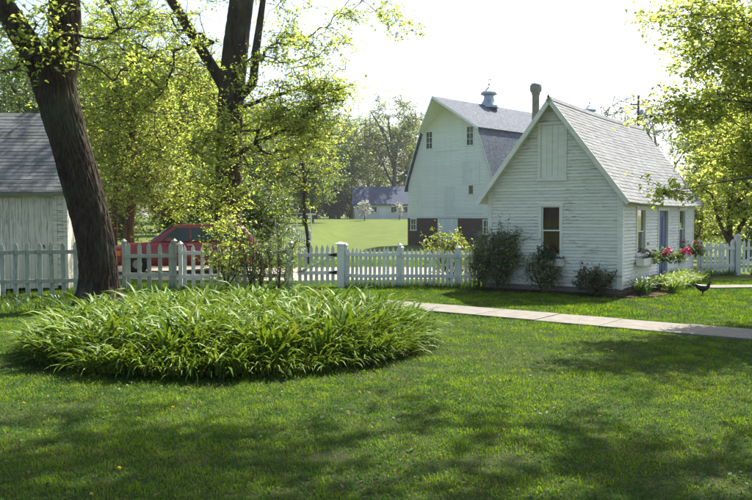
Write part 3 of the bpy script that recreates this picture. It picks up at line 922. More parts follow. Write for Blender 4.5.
# ------------------------------------------------------------------ far outbuilding
fz = float(gz(0, 145))
far = empty('farm_outbuilding', (-3.9, 146, fz), 0.0, 'low white outbuilding with slate blue roof beyond the meadow', 'outbuilding')
FWd, FD, FH, FR = 15.0, 8.0, 2.9, 5.9
mb = MB(); mb.box(0, FWd, 0, FD, -.4, FH); mb.prism([(0, 0, FH), (0, FD, FH), (0, FD / 2, FR - .1)], (FWd, 0, 0)); mb.build('wall', M['barn_paint'], far)
mb = MB()
for s in (1, -1):
    y0 = -.5 if s == 1 else FD + .5
    mb.hexa([(-.5, y0, FH - .38), (FWd + .4, y0, FH - .38), (FWd + .4, FD / 2, FR), (-.5, FD / 2, FR), (-.5, y0, FH - .2), (FWd + .4, y0, FH - .2), (FWd + .4, FD / 2, FR + .18), (-.5, FD / 2, FR + .18)])
mb.build('roof', M['far_roof'], far)
for u in (3.0, 6.6, 8.6, 11):
    flat_window(far, OF, UF, NF, u, u + 1.1, 1.2, 2.2, 2, 1, BM)
wbox(MB(), OF, UF, NF, 4.6, 5.6, 0, 2.1, 0, .06).build('door', M['trim_paint'], far)

# old faded outbuilding behind the drive, mostly hidden
ob = empty('old_outbuilding', (-9.6, 62, float(gz(-9.6, 62))), 0.25, 'faded red outbuilding with white corner boards behind the trees', 'outbuilding')
mb = MB(); mb.box(0, 2.6, 0, 4, -.3, 2.4); mb.prism([(0, 0, 2.4), (2.6, 0, 2.4), (1.3, 0, 3.6)], (0, 4, 0)); mb.build('wall', M['red_barn'], ob)
mb = MB()
for s in (0, 1):
    xa = -.25 if s == 0 else 2.85
    mb.hexa([(xa, -.3, 2.2), (1.3, -.3, 3.62), (1.3, 4.3, 3.62), (xa, 4.3, 2.2), (xa, -.3, 2.32), (1.3, -.3, 3.74), (1.3, 4.3, 3.74), (xa, 4.3, 2.32)])
mb.build('roof', M['far_roof'], ob)
for xa in (0, 2.48):
    MB().box(xa, xa + .12, -.03, 0.0, 0, 2.4).build('corner_board', M['trim_paint'], ob)
flat_window(ob, OF, UF, NF, .9, 1.7, 1.1, 2.0, 2, 2, BM)

# ------------------------------------------------------------------ garden shed on the left
SX0, SX1, SY = -13.2, -7.65, 18.95
SW_, SD_, SH, SR = SX1 - SX0, 4.2, 2.78, 4.72
shed = empty('garden_shed', (SX0, SY, 0), 0.24, 'weathered cream shed with mossy shingle roof behind the big tree', 'shed')
SDO = (SW_ - 1.75, SW_ - 0.25, 0.05, 2.36)
clapboards(shed, OF, UF, NF, lambda z: (0.1, SW_ - 0.1), 0.12, SH - 0.28, 0.17, [SDO], M['shed_paint'])
wbox(MB(), OF, UF, NF, 0, SW_, SH - .28, SH - .02, -.02, .035).build('frieze_board', M['shed_paint'], shed)
for a, b in ((0, .1), (SW_ - .1, SW_)):
    wbox(MB(), OF, UF, NF, a, b, .05, SH - .285, -.02, .033).build('corner_board', M['shed_paint'], shed)
mb = MB(); mb.box(SW_ - .03, SW_, .02, SD_, 0, SH); mb.box(0, .03, .02, SD_, 0, SH); mb.box(.03, SW_ - .03, SD_ - .03, SD_, 0, SH)
mb.prism([(SW_ - .03, 0, SH), (SW_ - .03, SD_, SH), (SW_ - .03, SD_ / 2, SR - .06)], (.03, 0, 0)); mb.prism([(0, 0, SH), (0, SD_, SH), (0, SD_ / 2, SR - .06)], (.03, 0, 0))
mb.box(.03, SW_ - .03, .3, .33, 0, SH - .05)
mb.build('side_wall', M['shed_paint'], shed)
u0, u1, z0, z1 = SDO
c = MB(); wbox(c, OF, UF, NF, u0, u0 + .09, z0, z1, -.04, .04); wbox(c, OF, UF, NF, u1 - .09, u1, z0, z1, -.04, .04); wbox(c, OF, UF, NF, u0, u1, z1, z1 + .1, -.04, .045)
sdr = c.build('plank_door', M['shed_paint'], shed)
n = 9
for i in range(n):
    a = u0 + .09 + (u1 - u0 - .18) * i / n
    wbox(MB(), OF, UF, NF, a + .003, a + (u1 - u0 - .18) / n - .003, z0 + random.uniform(0, .03), z1 - .01, -.03, random.uniform(.002, .01)).build('plank', M['shed_door'], sdr)
MB().tube([(u1 - .32, -.01, 1.14), (u1 - .32, -.06, 1.14), (u1 - .30, -.06, 1.06)], .018, 6).build('latch', M['dark_metal'], sdr)
s_sl = (SR - SH) / (SD_ / 2)
s_len = math.hypot(SD_ / 2 + .3, (SD_ / 2 + .3) * s_sl)
def shed_roof_pt(side, s, v, d):
    dn = Vector((0, -1, -s_sl)).normalized(); nn = Vector((0, -s_sl, 1)).normalized()
    dn.y *= side; nn.y *= side
    p = Vector((v, SD_ / 2, SR)) + dn * s + nn * d
    p.z += -0.06 * math.sin(math.pi * (v + .3) / (SW_ + .6)) * (1 - 0.5 * s / s_len)
    return p
mb = MB()
for side in (1, -1):
    for k in range(6):
        va = -.3 + (SW_ + .42) * k / 6; vb = -.3 + (SW_ + .42) * (k + 1) / 6
        mb.hexa([shed_roof_pt(side, 0, va, -.05), shed_roof_pt(side, s_len, va, -.05), shed_roof_pt(side, s_len, vb, -.05), shed_roof_pt(side, 0, vb, -.05),
                 shed_roof_pt(side, 0, va, 0), shed_roof_pt(side, s_len, va, 0), shed_roof_pt(side, s_len, vb, 0), shed_roof_pt(side, 0, vb, 0)])
sroof = mb.build('roof', M['shed_paint'], shed)
shingle_field(sroof, shed_roof_pt, s_len, -.3, SW_ + .12, 0.14, 0.30, M['shingle_shed'], lambda t: -t[1], 1)
shingle_field(sroof, shed_roof_pt, s_len, -.3, SW_ + .12, 0.14, 0.30, M['shingle_shed'], lambda t: -t[1], -1, maxparts=0)
c = MB()
for k in range(6):
    va = -.3 + (SW_ + .42) * k / 6; vb = -.3 + (SW_ + .42) * (k + 1) / 6
    c.prism([shed_roof_pt(1, s_len + .005, va, -.14), shed_roof_pt(1, s_len + .005, vb, -.14), shed_roof_pt(1, s_len + .005, vb, 0), shed_roof_pt(1, s_len + .005, va, 0)], (0, -.025, 0))
c.build('fascia', M['metal'], shed)

# ------------------------------------------------------------------ picket fences
def picket_mesh(w, h, t, mat, name='picket', tip=.10):
    return MB().prism([(-w / 2, 0, .05), (w / 2, 0, .05), (w / 2, 0, h - tip), (0, 0, h), (-w / 2, 0, h - tip)], (0, -t, 0)).mesh(name, mat)

def picket_fence(label, pts, spacing, w, h, mat, rails=(.30, .82), posts=None, dip=None, post_h=None, group=None, pw=.10):
    p0 = pts[0]
    base = empty('picket_fence', (p0[0], p0[1], float(gz(*p0))), 0, label, 'fence', group)
    pk = [picket_mesh(w, h * k, .018, mat) for k in (1.0, .985, 1.012)]
    post = MB().box(-pw / 2, pw / 2, 0, pw, -.1, (post_h or h)).lathe([(pw * .8, 0), (pw * .8, .03), (0.01, .09)], 4, (0, pw / 2, (post_h or h) + .002)).mesh('post', mat)
    for (a, b) in zip(pts[:-1], pts[1:]):
        L = math.hypot(b[0] - a[0], b[1] - a[1]); ang = math.atan2(b[1] - a[1], b[0] - a[0])
        dx, dy = (b[0] - a[0]) / L, (b[1] - a[1]) / L
        n = int(L / spacing)
        za, zb = float(gz(*a)) - float(gz(*p0)), float(gz(*b)) - float(gz(*p0))
        off = lambda s: (a[0] - p0[0] + dx * s, a[1] - p0[1] + dy * s, za + (zb - za) * s / L)
        dipf = (lambda s: -dip * math.sin(math.pi * s / L)) if dip else (lambda s: 0)
        for i in range(n):
            s = (i + .5) * L / n
            q = off(s)
            inst('picket', random.choice(pk), base, (q[0] + random.uniform(-.006, .006), q[1], q[2] + dipf(s) + random.uniform(-.012, .008)), (random.uniform(-.012, .012), random.uniform(-.018, .018), ang + random.uniform(-.03, .03)))
        for rz in rails:
            mb = MB()
            k = 6 if dip else 1
            for j in range(k):
                s0, s1 = L * j / k, L * (j + 1) / k
                q0, q1 = Vector(off(s0)), Vector(off(s1))
                nn = Vector((-dy, dx, 0))
                r0 = q0 + Vector((0, 0, rz * h + dipf(s0))); r1 = q1 + Vector((0, 0, rz * h + dipf(s1)))
                lo = Vector((0, 0, -.045)); hi = Vector((0, 0, .045)); A = nn * .004; B = nn * .042
                if random.random() < 2: A, B = nn * -.05, nn * -.019      # rails on the garden side
                mb.hexa([r0 + lo + A, r1 + lo + A, r1 + lo + B, r0 + lo + B, r0 + hi + A, r1 + hi + A, r1 + hi + B, r0 + hi + B])
            mb.build('rail', mat, base)
        for s in ([0, L] if posts is None else posts):
            q = off(s if s >= 0 else L + s)
            inst('post', post, base, q, (0, 0, ang))
    return base

random.seed(11)
picket_fence('weathered picket fence, toned green-grey for shade, in front of the cream shed', [(-11.5, 17.6), (-8.6, 18.1), (-6.35, 18.75)], .24, .10, 1.28, M['shaded_old_fence_paint'])
picket_fence('widely spaced picket fence in front of the red car', [(-6.3, 19.9), (-5.05, 20.15)], .215, .10, 1.22, M['shaded_old_fence_paint'], rails=(.34, .72), posts=[.02, 1.24])
picket_fence('picket fence behind the blossoming shrub beside the garden gate', [(-4.95, 20.2), (-2.2, 20.7)], .20, .095, 1.15, M['fence_paint'])
picket_fence('close-set white picket fence with sagging top between gate and lime bush', [(-.80, 21.0), (.62, 20.95)], .118, .078, 1.08, M['fence_paint'], dip=.03)
picket_fence('close-set white picket fence running to the cottage corner', [(.66, 20.95), (2.15, 20.8), (2.86, 20.75)], .112, .075, 1.02, M['fence_paint'])
fr_ = picket_fence('white picket fence behind the black hen beside the cottage', [(10.15, 25.0), (11.35, 25.35)], .155, .095, 1.05, M['fence_paint'])

def gate(label, a, b, h, mat, n, brace=True):
    L = math.hypot(b[0] - a[0], b[1] - a[1]); ang = math.atan2(b[1] - a[1], b[0] - a[0])
    g = empty('garden_gate', (a[0], a[1], 0), ang, label, 'gate')
    pk = picket_mesh(.085, h, .018, mat)
    for i in range(n):
        inst('picket', pk, g, ((i + .5) * L / n, 0, .03), (0, random.uniform(-.01, .01), 0))
    for z in (.32 * h, .74 * h):
        MB().box(.01, L - .01, -.05, -.019, z, z + .09).build('rail', mat, g)
    MB().hexa([(.02, -.049, .32 * h + .092), (.14, -.049, .32 * h + .092), (.14, -.02, .32 * h + .092), (.02, -.02, .32 * h + .092),
               (L - .14, -.049, .74 * h - .002), (L - .02, -.049, .74 * h - .002), (L - .02, -.02, .74 * h - .002), (L - .14, -.02, .74 * h - .002)]).build('brace', mat, g)
    for z in (.32 * h + .045, .74 * h + .045):
        MB().prism([(L - .02, -.053, z - .05), (L - .02, -.053, z + .05), (L - .22, -.053, z)], (0, -.008, 0)).box(L - .02, L + .09, -.062, -.052, z - .05, z + .05).build('hinge', M['dark_metal'], g)
    return g
gate('white picket gate with black strap hinges at the square post', (-2.05, 20.75), (-1.06, 20.95), 1.10, M['fence_paint'], 7)
gp = MB().box(-.09, .09, -.09, .09, -.1, 1.12).lathe([(.15, 0), (.15, .03), (.01, .08)], 4, (0, 0, 1.122)).build('gate_post', M['fence_paint'])
gp.location = (-.93, 20.97, 0); tag(gp, 'square white gate post carrying the black hinges', 'post')
gate('white side gate with black hinges beyond the cottage', (11.62, 25.4), (12.6, 25.65), 1.08, M['fence_paint'], 6)
gp2 = MB().box(-.08, .08, -.08, .08, -.1, 1.22).lathe([(.14, 0), (.14, .03), (.01, .09)], 4, (0, 0, 1.222)).build('gate_post', M['fence_paint'])
gp2.location = (11.48, 25.38, 0); tag(gp2, 'white gate post between side gate and short picket fence', 'post')
# far white fence and frame across the drive
picket_fence('far white picket fence at the edge of the meadow', [(-7.6, 60), (-5.0, 60.6)], .17, .10, 1.15, M['fence_paint'])
arb = empty('white_arbour', (-6.1, 61.2, float(gz(-6.1, 61.2))), 0, 'white garden arbour frame beside the far fence', 'arbour')
for x in (0, 1.1):
    MB().box(x, x + .09, 0, .09, -.1, 1.85).build('post', M['fence_paint'], arb)
MB().box(-.3, 1.5, -.02, .11, 1.852, 1.97).build('top_beam', M['fence_paint'], arb)

# ------------------------------------------------------------------ red car behind the fence (faces left)
car = empty('station_wagon', (-8.35, 25.0, float(gz(-8, 25.6)) + .03), 0.26, 'red station wagon parked behind the picket fence', 'car')
def loft(sections, n_side, name, mat, parent, straight=False):
    """sections along x: (x, y_half_bottom, y_half_top, z_bottom, z_top)"""
    vs = []; fs = []
    for (x, hb, ht, zb, zt) in sections:
        r = min(.10, (zt - zb) * .35)
        hm = hb + (ht - hb) * .45 if straight else hb + .02
        prof = [(-hb, zb), (-hm, zb + (zt - zb) * .45), (-ht, zt - r), (-ht + r * .8, zt), (0, zt + .015), (ht - r * .8, zt), (ht, zt - r), (hm, zb + (zt - zb) * .45), (hb, zb)]
        vs += [(x, .875 + p[0], p[1]) for p in prof]
    k = 9
    for i in range(len(sections) - 1):
        for j in range(k):
            j2 = (j + 1) % k
            fs.append((i * k + j, (i + 1) * k + j, (i + 1) * k + j2, i * k + j2))
    fs.append(tuple(range(k))); fs.append(tuple((len(sections) - 1) * k + j for j in range(k - 1, -1, -1)))
    o = MB().add(vs, fs).build(name, mat, parent, True)
    return o
loft([(0.0, .70, .68, .38, .72), (.06, .78, .74, .30, .84), (.5, .84, .80, .26, .93), (1.25, .86, .82, .24, .98), (1.5, .86, .84, .24, 1.0), (3.2, .86, .84, .24, 1.02), (4.4, .84, .80, .28, 1.0), (4.66, .80, .76, .34, .95), (4.72, .74, .70, .40, .80)], 9, 'body', M['car_red'], car)
cabin = loft([(1.22, .78, .74, .90, .99), (1.95, .76, .60, .92, 1.50), (2.3, .76, .62, .92, 1.56), (3.6, .76, .62, .92, 1.56), (4.25, .75, .60, .92, 1.48), (4.62, .74, .68, .90, 1.02)], 9, 'cabin', M['car_red'], car, True)
# windows, slightly proud of the cabin
def side_glass(pts, nm):
    mb = MB()
    for (x, z) in [0] * 0: pass
    front = [(x, .875 - (.775 + (.605 - .775) * ((z - .95) / .58)) - .012 - .02, z) for (x, z) in pts]
    mb.prism(front, (0, .012, 0)); mb.build('window', M['car_glass'], car)
    back = [(x, .875 + (.775 + (.605 - .775) * ((z - .95) / .58)) + .012, z) for (x, z) in pts[::-1]]
    MB().prism(back, (0, .012, 0)).build('window', M['car_glass'], car)
side_glass([(1.55, 1.03), (2.45, 1.03), (2.45, 1.46), (2.05, 1.46)], 'f')
side_glass([(2.53, 1.03), (3.35, 1.03), (3.35, 1.46), (2.53, 1.46)], 'r')
side_glass([(3.43, 1.03), (4.35, 1.03), (4.15, 1.43), (3.43, 1.46)], 'c')
MB().prism([(1.28, .25, 1.03), (1.90, .36, 1.49), (1.90, 1.39, 1.49), (1.28, 1.50, 1.03)], (-.025, 0, .02)).build('windscreen', M['car_glass'], car)
MB().prism([(4.58, .28, 1.08), (4.26, .38, 1.45), (4.26, 1.37, 1.45), (4.58, 1.47, 1.08)], (.03, 0, .02)).build('rear_window', M['car_glass'], car)
for x in (.85, 3.75):
    for yy, sgn in ((.05, -1), (1.70, 1)):
        w = MB(); prof = []
        w.tube([(x, yy - .11, .32), (x, yy - .09, .32), (x, yy + .09, .32), (x, yy + .11, .32)], [.27, .32, .32, .27], 24)
        wh = w.build('wheel', M['tyre'], car, True)
        yo = yy - .118 if sgn < 0 else yy + .118
        MB().tube([(x, yo - .006, .32), (x, yo + .006, .32)], .15, 20).build('rim', M['pipe'], wh)
for yy in (.09, 1.30):
    MB().box(-.02, .12, yy, yy + .36, .58, .76).build('headlight', M['lamp_clear'], car, bevel=.015)
for yy in (.00, 1.63):
    MB().box(.13, .34, yy, yy + .12, .58, .73).build('turn_signal', M['lamp_orange'], car, bevel=.012)
MB().box(-.015, .03, .55, 1.19, .56, .71).build('grille', M['dark_metal'], car)
MB().box(-.09, .06, .06, 1.69, .38, .52).build('bumper', M['chrome'], car, bevel=.03)
MB().box(4.66, 4.80, .08, 1.67, .40, .54).build('bumper', M['chrome'], car, bevel=.03)
for yy in (.13, 1.42):
    MB().box(4.66, 4.735, yy, yy + .2, .62, .9).build('tail_light', M['lamp_red'], car, bevel=.015)
MB().box(1.72, 1.90, -.16, .0, 1.02, 1.14).build('mirror', M['car_red'], car, bevel=.03)
for x in (2.38, 3.32):
    MB().box(x, x + .16, -.012, .012, .90, .93).build('door_handle', M['chrome'], car)
MB().box(.5, 4.3, -.012, .006, .60, .64).build('side_moulding', M['dark_metal'], car)

# ------------------------------------------------------------------ trees
def frusta(A, B, ra, rb, sides):
    A = np.asarray(A, float); B = np.asarray(B, float)
    D = B - A; L = np.linalg.norm(D, axis=1, keepdims=True) + 1e-9; D = D / L
    up = np.where(np.abs(D[:, 2:3]) < .9, np.array([[0, 0, 1.0]]), np.array([[1.0, 0, 0]]))
    S = np.cross(D, up); S /= np.linalg.norm(S, axis=1, keepdims=True) + 1e-9
    T = np.cross(S, D)
    ang = np.linspace(0, 2 * np.pi, sides, endpoint=False)
    circ = S[:, None, :] * np.cos(ang)[None, :, None] + T[:, None, :] * np.sin(ang)[None, :, None]
    Va = A[:, None, :] + circ * np.asarray(ra)[:, None, None]
    Vb = B[:, None, :] + circ * np.asarray(rb)[:, None, None]
    n = len(A)
    V = np.concatenate([Va, Vb], 1).reshape(-1, 3)
    base = (np.arange(n) * 2 * sides)[:, None]
    k = np.arange(sides); k2 = (k + 1) % sides
    F = np.stack([base + k, base + k2, base + sides + k2, base + sides + k], 2).reshape(-1, 4)
    return V, F

def leaf_geo(P, size, r, up_bias=.55, ratio=.62, fold=.18):
    """one folded four-cornered leaf (two triangles) at every point"""
    n = len(P)
    nrm = r.normal(size=(n, 3)); nrm[:, 2] = np.abs(nrm[:, 2]) + up_bias
    nrm /= np.linalg.norm(nrm, axis=1, keepdims=True)
    d = r.normal(size=(n, 3)); d[:, 2] -= .35
    d -= nrm * np.sum(d * nrm, 1, keepdims=True); d /= np.linalg.norm(d, axis=1, keepdims=True) + 1e-9
    s = np.cross(nrm, d)
    L = size * r.uniform(.55, 1.25, size=(n, 1)); W = L * ratio * r.uniform(.8, 1.2, size=(n, 1))
    a = P; t = P + d * L
    l = P + d * L * .45 + s * W * .5 + nrm * L * fold; q = P + d * L * .45 - s * W * .5 + nrm * L * fold
    V = np.stack([a, l, t, q], 1).reshape(-1, 3)
    b = (np.arange(n) * 4)[:, None]
    F = np.concatenate([b + np.array([[0, 1, 2]]), b + np.array([[0, 2, 3]])], 1).reshape(-1, 3)
    return V, F

def ell_points(c, rad, n, r, shell=.55, lump=.35, seed=0):
    P = []
    ph = r.uniform(0, 6.28, 6)
    while len(P) < n:
        d = r.normal(size=3); d /= np.linalg.norm(d)
        k = (shell + (1 - shell) * r.random()) if r.random() < .8 else r.random()
        az = math.atan2(d[1], d[0]); el = d[2]
        k *= 1 - lump * .5 * (1 + math.sin(3 * az + ph[0] + 2 * el) * math.sin(2.3 * az + ph[1] - 3 * el))
        P.append(np.array(c) + d * k * np.array(rad))
    return P

def tree(name, label, base, limbs, crowns, leaf, bark, mat, seed, sides=6, droop=.25, twigs=6, group=None, tipr=.010, pipe=2.4, hollow=None, up_bias=.55, cat='tree', min_r=None):
    """limbs: list of (points, radii) in world space, the first is the trunk, later ones start on an earlier point.
    crowns: list of (centre, radii, clusters); leaf: (size, leaves per cluster, spread xy, spread z)"""
    r = np.random.default_rng(seed)
    bz = float(gz(base[0], base[1]))
    O = np.array([base[0], base[1], bz])
    nodes = []; par = []; fixed = []
    for pts, rad in limbs:
        pts = [np.array(p, float) for p in pts]
        first = None
        if nodes:
            dd = [np.linalg.norm(p - pts[0]) for p in nodes]; first = int(np.argmin(dd))
        prev = first
        for i, (p, q) in enumerate(zip(pts, rad)):
            nodes.append(p); par.append(prev if prev is not None else -1); fixed.append(q); prev = len(nodes) - 1
    attach_from = 1 if len(nodes) > 2 else 0
    cl = []
    for (c, rad, n) in crowns:
        cl += ell_points(c, rad, n, r)
    root = nodes[attach_from]
    top = np.array(nodes[len(limbs[0][0]) - 1])
    cl.sort(key=lambda p: np.linalg.norm(p - top) if p[2] > top[2] else np.linalg.norm((p - top)[:2]) + .3 * abs(p[2] - top[2]))
    order_d = [0.0] * len(nodes)
    arr = np.zeros((len(nodes) + len(cl) * 4 + 10, 3)); arr[:len(nodes)] = np.array(nodes)
    cnt = len(nodes)
    centers = []
    for p in cl:
        A = arr[attach_from:cnt]
        dv = p - A
        d = np.linalg.norm(dv, axis=1)
        cost = d + .9 * np.maximum(0, A[:, 2] - p[2] - .15 * d) + .25 * np.linalg.norm(A[:, :2] - top[:2], axis=1) * (d > 3)
        j = int(np.argmin(cost)) + attach_from
        a = arr[j]; L = np.linalg.norm(p - a)
        k = 3 if L > .6 else 1
        prev = j
        for s in range(1, k + 1):
            t = s / k
            q = a + (p - a) * t
            q = q + np.array([0, 0, droop * L * math.sin(math.pi * t) * .35]) + r.normal(size=3) * (.05 * L if s < k else 0)
            arr[cnt] = q; par.append(prev); fixed.append(None); prev = cnt; cnt += 1
        centers.append(cnt - 1)
    # pipe-model radii
    load = np.zeros(cnt)
    for i in centers: load[i] += tipr ** pipe
    for i in range(cnt - 1, -1, -1):
        if load[i] == 0: load[i] = (tipr * .8) ** pipe
        if par[i] >= 0: load[par[i]] += load[i]
    rad = load ** (1 / pipe)
    for i in range(cnt):
        if fixed[i] is not None: rad[i] = fixed[i]
    for i in range(cnt):
        if par[i] >= 0 and fixed[i] is None: rad[i] = min(rad[i], rad[par[i]] * .92)
    if min_r: rad = np.maximum(rad, min_r)
    e = [i for i in range(cnt) if par[i] >= 0]
    A = arr[[par[i] for i in e]]; B = arr[e]
    rb = rad[e]; ra = np.minimum(rad[[par[i] for i in e]], rb * 1.25 + .002)
    for q, i in enumerate(e):
        if fixed[i] is not None and fixed[par[i]] is not None: ra[q] = min(rad[par[i]], rb[q] * 1.5)
    big = rb > .035
    parts = []
    skip = np.zeros(len(e), bool)
    if hollow:      # the trunk itself is built elsewhere
        skip = np.array([i < hollow for i in e])
    for mask, sd in ((big & ~skip, sides + 2), (~big & ~skip, max(3, sides - 2))):
        if mask.any(): parts.append(frusta(A[mask], B[mask], ra[mask], rb[mask], sd))
    # twigs and leaves
    C = arr[centers]
    size, per, sxy, sz = leaf
    tw = C[:, None, :] + r.normal(size=(len(C), twigs, 3)) * np.array([sxy, sxy, sz]) * 1.1
    tA = np.repeat(C, twigs, 0); tB = tw.reshape(-1, 3)
    tr0 = (min_r or tipr) * .8
    parts.append(frusta(tA, tB, np.full(len(tA), tr0), np.full(len(tA), tr0 * .5), 3))
    V = []; F = []; off = 0
    for v_, f_ in parts:
        V.append(v_); F.append(f_ + off); off += len(v_)
    t = empty(name, tuple(O), 0, label, cat, group)
    V = np.concatenate(V) - O
    np_obj('trunk', V, np.concatenate(F), bark, t, smooth=True)
    if per > 0:
        n_each = np.maximum(1, r.poisson(per / twigs, size=len(tB)))
        ends = np.repeat(tB, n_each, 0); st = np.repeat(tA, n_each, 0)
        f = r.uniform(.35, 1.08, size=(len(ends), 1))
        P = st + (ends - st) * f + r.normal(size=ends.shape) * np.array([sxy, sxy, sz]) * .20
        keep = P[:, 2] > bz + .06
        LV, LF = leaf_geo(P[keep] - O, size, r, up_bias)
        np_obj('crown', LV, LF, mat, t)
    return t

# big maple on the left: trunk with real bark furrows
def bark_limb(parent, pts, rad, name, mat, seed, ridges=40, depth=.04, step=.04, sides=210, cap=True, base_flare=False):
    pts = [Vector(p) for p in pts]
    # resample with Catmull-Rom
    P = []; R = []
    for i in range(len(pts) - 1):
        p0, p1, p2, p3 = pts[max(i - 1, 0)], pts[i], pts[i + 1], pts[min(i + 2, len(pts) - 1)]
        n = max(2, int((p2 - p1).length / step))
        for k in range(n):
            t = k / n
            P.append(.5 * ((2 * p1) + (p2 - p0) * t + (2 * p0 - 5 * p1 + 4 * p2 - p3) * t * t + (3 * p1 - p0 - 3 * p2 + p3) * t ** 3))
            R.append(rad[i] + (rad[i + 1] - rad[i]) * t)
    P.append(pts[-1]); R.append(rad[-1])
    ang = np.linspace(0, 2 * np.pi, sides, endpoint=False)
    V = np.zeros((len(P), sides, 3))
    acc = 0
    for i, p in enumerate(P):
        d = (P[min(i + 1, len(P) - 1)] - P[max(i - 1, 0)]).normalized()
        s = d.cross(Vector((0, 1, 0))).normalized(); t = s.cross(d).normalized()
        if i: acc += (P[i] - P[i - 1]).length
        for k in range(sides):
            a = ang[k]
            q = Vector((math.cos(a) * 1.0, math.sin(a) * 1.0, 0))
            rr = R[i]
            w = mnoise.noise(Vector((q.x * 1.6 + seed, q.y * 1.6, acc * .9)))
            rid = mnoise.noise(Vector((q.x * ridges * .32 + seed, q.y * ridges * .32, acc * 1.5 + w)))
            rid2 = mnoise.noise(Vector((q.x * ridges * .8, q.y * ridges * .8 + seed, acc * 4.5)))
            low = mnoise.noise(Vector((q.x * 1.2, q.y * 1.2, acc * .5 + seed)))
            dr = -depth * max(0.0, 1 - abs(rid) / .22) + depth * .45 * rid2 + rr * .09 * low
            if base_flare:
                fl = max(0, 1 - p.z / .7)
                dr += rr * .32 * fl * fl * (1 + .8 * math.sin(5 * a + 1))
            rr2 = rr + dr
            V[i, k] = p + (s * math.cos(a) + t * math.sin(a)) * rr2
    I = np.arange(len(P) * sides).reshape(len(P), sides)
    F = np.stack([I[:-1].ravel(), np.roll(I, -1, 1)[:-1].ravel(), np.roll(I, -1, 1)[1:].ravel(), I[1:].ravel()], 1)
    o = np_obj(name, V.reshape(-1, 3) - np.array(parent.location), F, mat, parent, smooth=True)
    return o

T1Y = 16.5
tk = [(-5.70, T1Y, -.1), (-5.72, T1Y, .35), (-5.77, T1Y, 1.18), (-5.98, T1Y, 2.2), (-6.24, T1Y, 3.24), (-6.46, T1Y, 4.06), (-6.58, T1Y, 4.75)]
tr = [.43, .41, .385, .38, .38, .41, .37]
rl = [(-6.50, T1Y, 4.3), (-6.47, T1Y + .1, 5.0), (-6.40, T1Y + .15, 5.9), (-6.42, T1Y + .2, 7.2), (-6.1, T1Y + .3, 8.8), (-5.7, T1Y + .2, 10.5)]
rr_ = [.33, .33, .32, .28, .22, .14]
ll = [(-6.62, T1Y, 4.25), (-6.90, T1Y - .05, 5.0), (-7.25, T1Y - .15, 5.7), (-7.75, T1Y - .3, 6.5), (-8.6, T1Y - .6, 7.8), (-9.3, T1Y - 1.0, 9.3)]
lr = [.29, .26, .24, .22, .17, .11]
t1 = tree('maple_tree', 'thick forked maple trunk rising behind the daylily bed', (-5.7, T1Y), [(tk, tr), (rl, rr_), (ll, lr)],
          [((-6.2, T1Y - .5, 9.2), (5.4, 5.0, 3.2), 260), ((-5.2, T1Y - 1.0, 5.4), (1.8, 1.2, 1.4), 16), ((-7.0, T1Y - .9, 5.3), (1.2, .5, .8), 8)],
          (.115, 46, .34, .24), M['bark'], M['leaf_spring'], 21, 7, hollow=len(tk) + len(rl) + len(ll))
bark_limb(t1, tk, tr, 'lower_trunk', M['bark'], 1.3, base_flare=True)
bark_limb(t1, rl, rr_, 'right_limb', M['bark'], 5.1, sides=64)
bark_limb(t1, ll, lr, 'left_limb', M['bark'], 8.4, sides=64)

# second large tree behind the fence
Y2 = 28.5
tk2 = [(-5.35, Y2, -.1), (-5.30, Y2, 1.2), (-5.22, Y2, 3.0), (-5.18, Y2, 4.6), (-5.10, Y2, 6.4), (-4.92, Y2, 8.0), (-4.70, Y2, 9.6), (-4.3, Y2 + .2, 12)]
tr2 = [.58, .50, .47, .46, .46, .45, .42, .30]
l2 = [(-5.25, Y2, 6.2), (-5.7, Y2, 7.0), (-6.3, Y2 - .1, 8.0), (-7.2, Y2 - .2, 9.5), (-8.2, Y2 - .4, 11.5)]
l2r = [.22, .20, .19, .17, .10]
r2 = [(-5.0, Y2, 5.9), (-4.3, Y2 - .3, 6.5), (-4.2, Y2 - .3, 7.6), (-3.9, Y2 - .4, 9.5)]
r2r = [.18, .15, .16, .10]
b1 = [(-5.0, Y2, 4.0), (-4.2, Y2 - .5, 4.4), (-3.0, Y2 - .8, 4.9), (-1.9, Y2 - 1.0, 5.7), (-1.1, Y2 - 1.1, 5.8)]
b1r = [.09, .075, .06, .045, .03]
b2 = [(-5.0, Y2, 5.6), (-4.0, Y2 - .4, 5.9), (-2.6, Y2 - .6, 6.3), (-1.2, Y2 - .6, 6.1)]
b2r = [.09, .07, .055, .03]
t2 = tree('maple_tree', 'tall dark trunk with yellow-green leaves behind the red car', (-5.3, Y2), [(tk2, tr2), (l2, l2r), (r2, r2r), (b1, b1r), (b2, b2r)],
          [((-5.0, Y2 - .5, 11.5), (6.5, 5, 3.5), 170), ((-2.9, Y2 - .8, 6.2), (2.6, 1.6, 3.2), 130), ((-8.2, Y2 - .8, 7.4), (3.0, 1.6, 2.8), 120), ((-.4, Y2 - 1, 8.4), (2.6, 1.2, 1.2), 26), ((-5.2, Y2 - 1.3, 3.8), (1.5, .6, 2.6), 70), ((-2.4, Y2 - .9, 5.2), (1.6, .6, .8), 50), ((-1.6, Y2 - .9, 6.2), (1.2, .5, .5), 24)],
          (.125, 44, .36, .22), M['bark_dark'], M['leaf_spring'], 33, 7, hollow=len(tk2))
bark_limb(t2, tk2, tr2, 'lower_trunk', M['bark_dark'], 2.2, step=.10, sides=48)

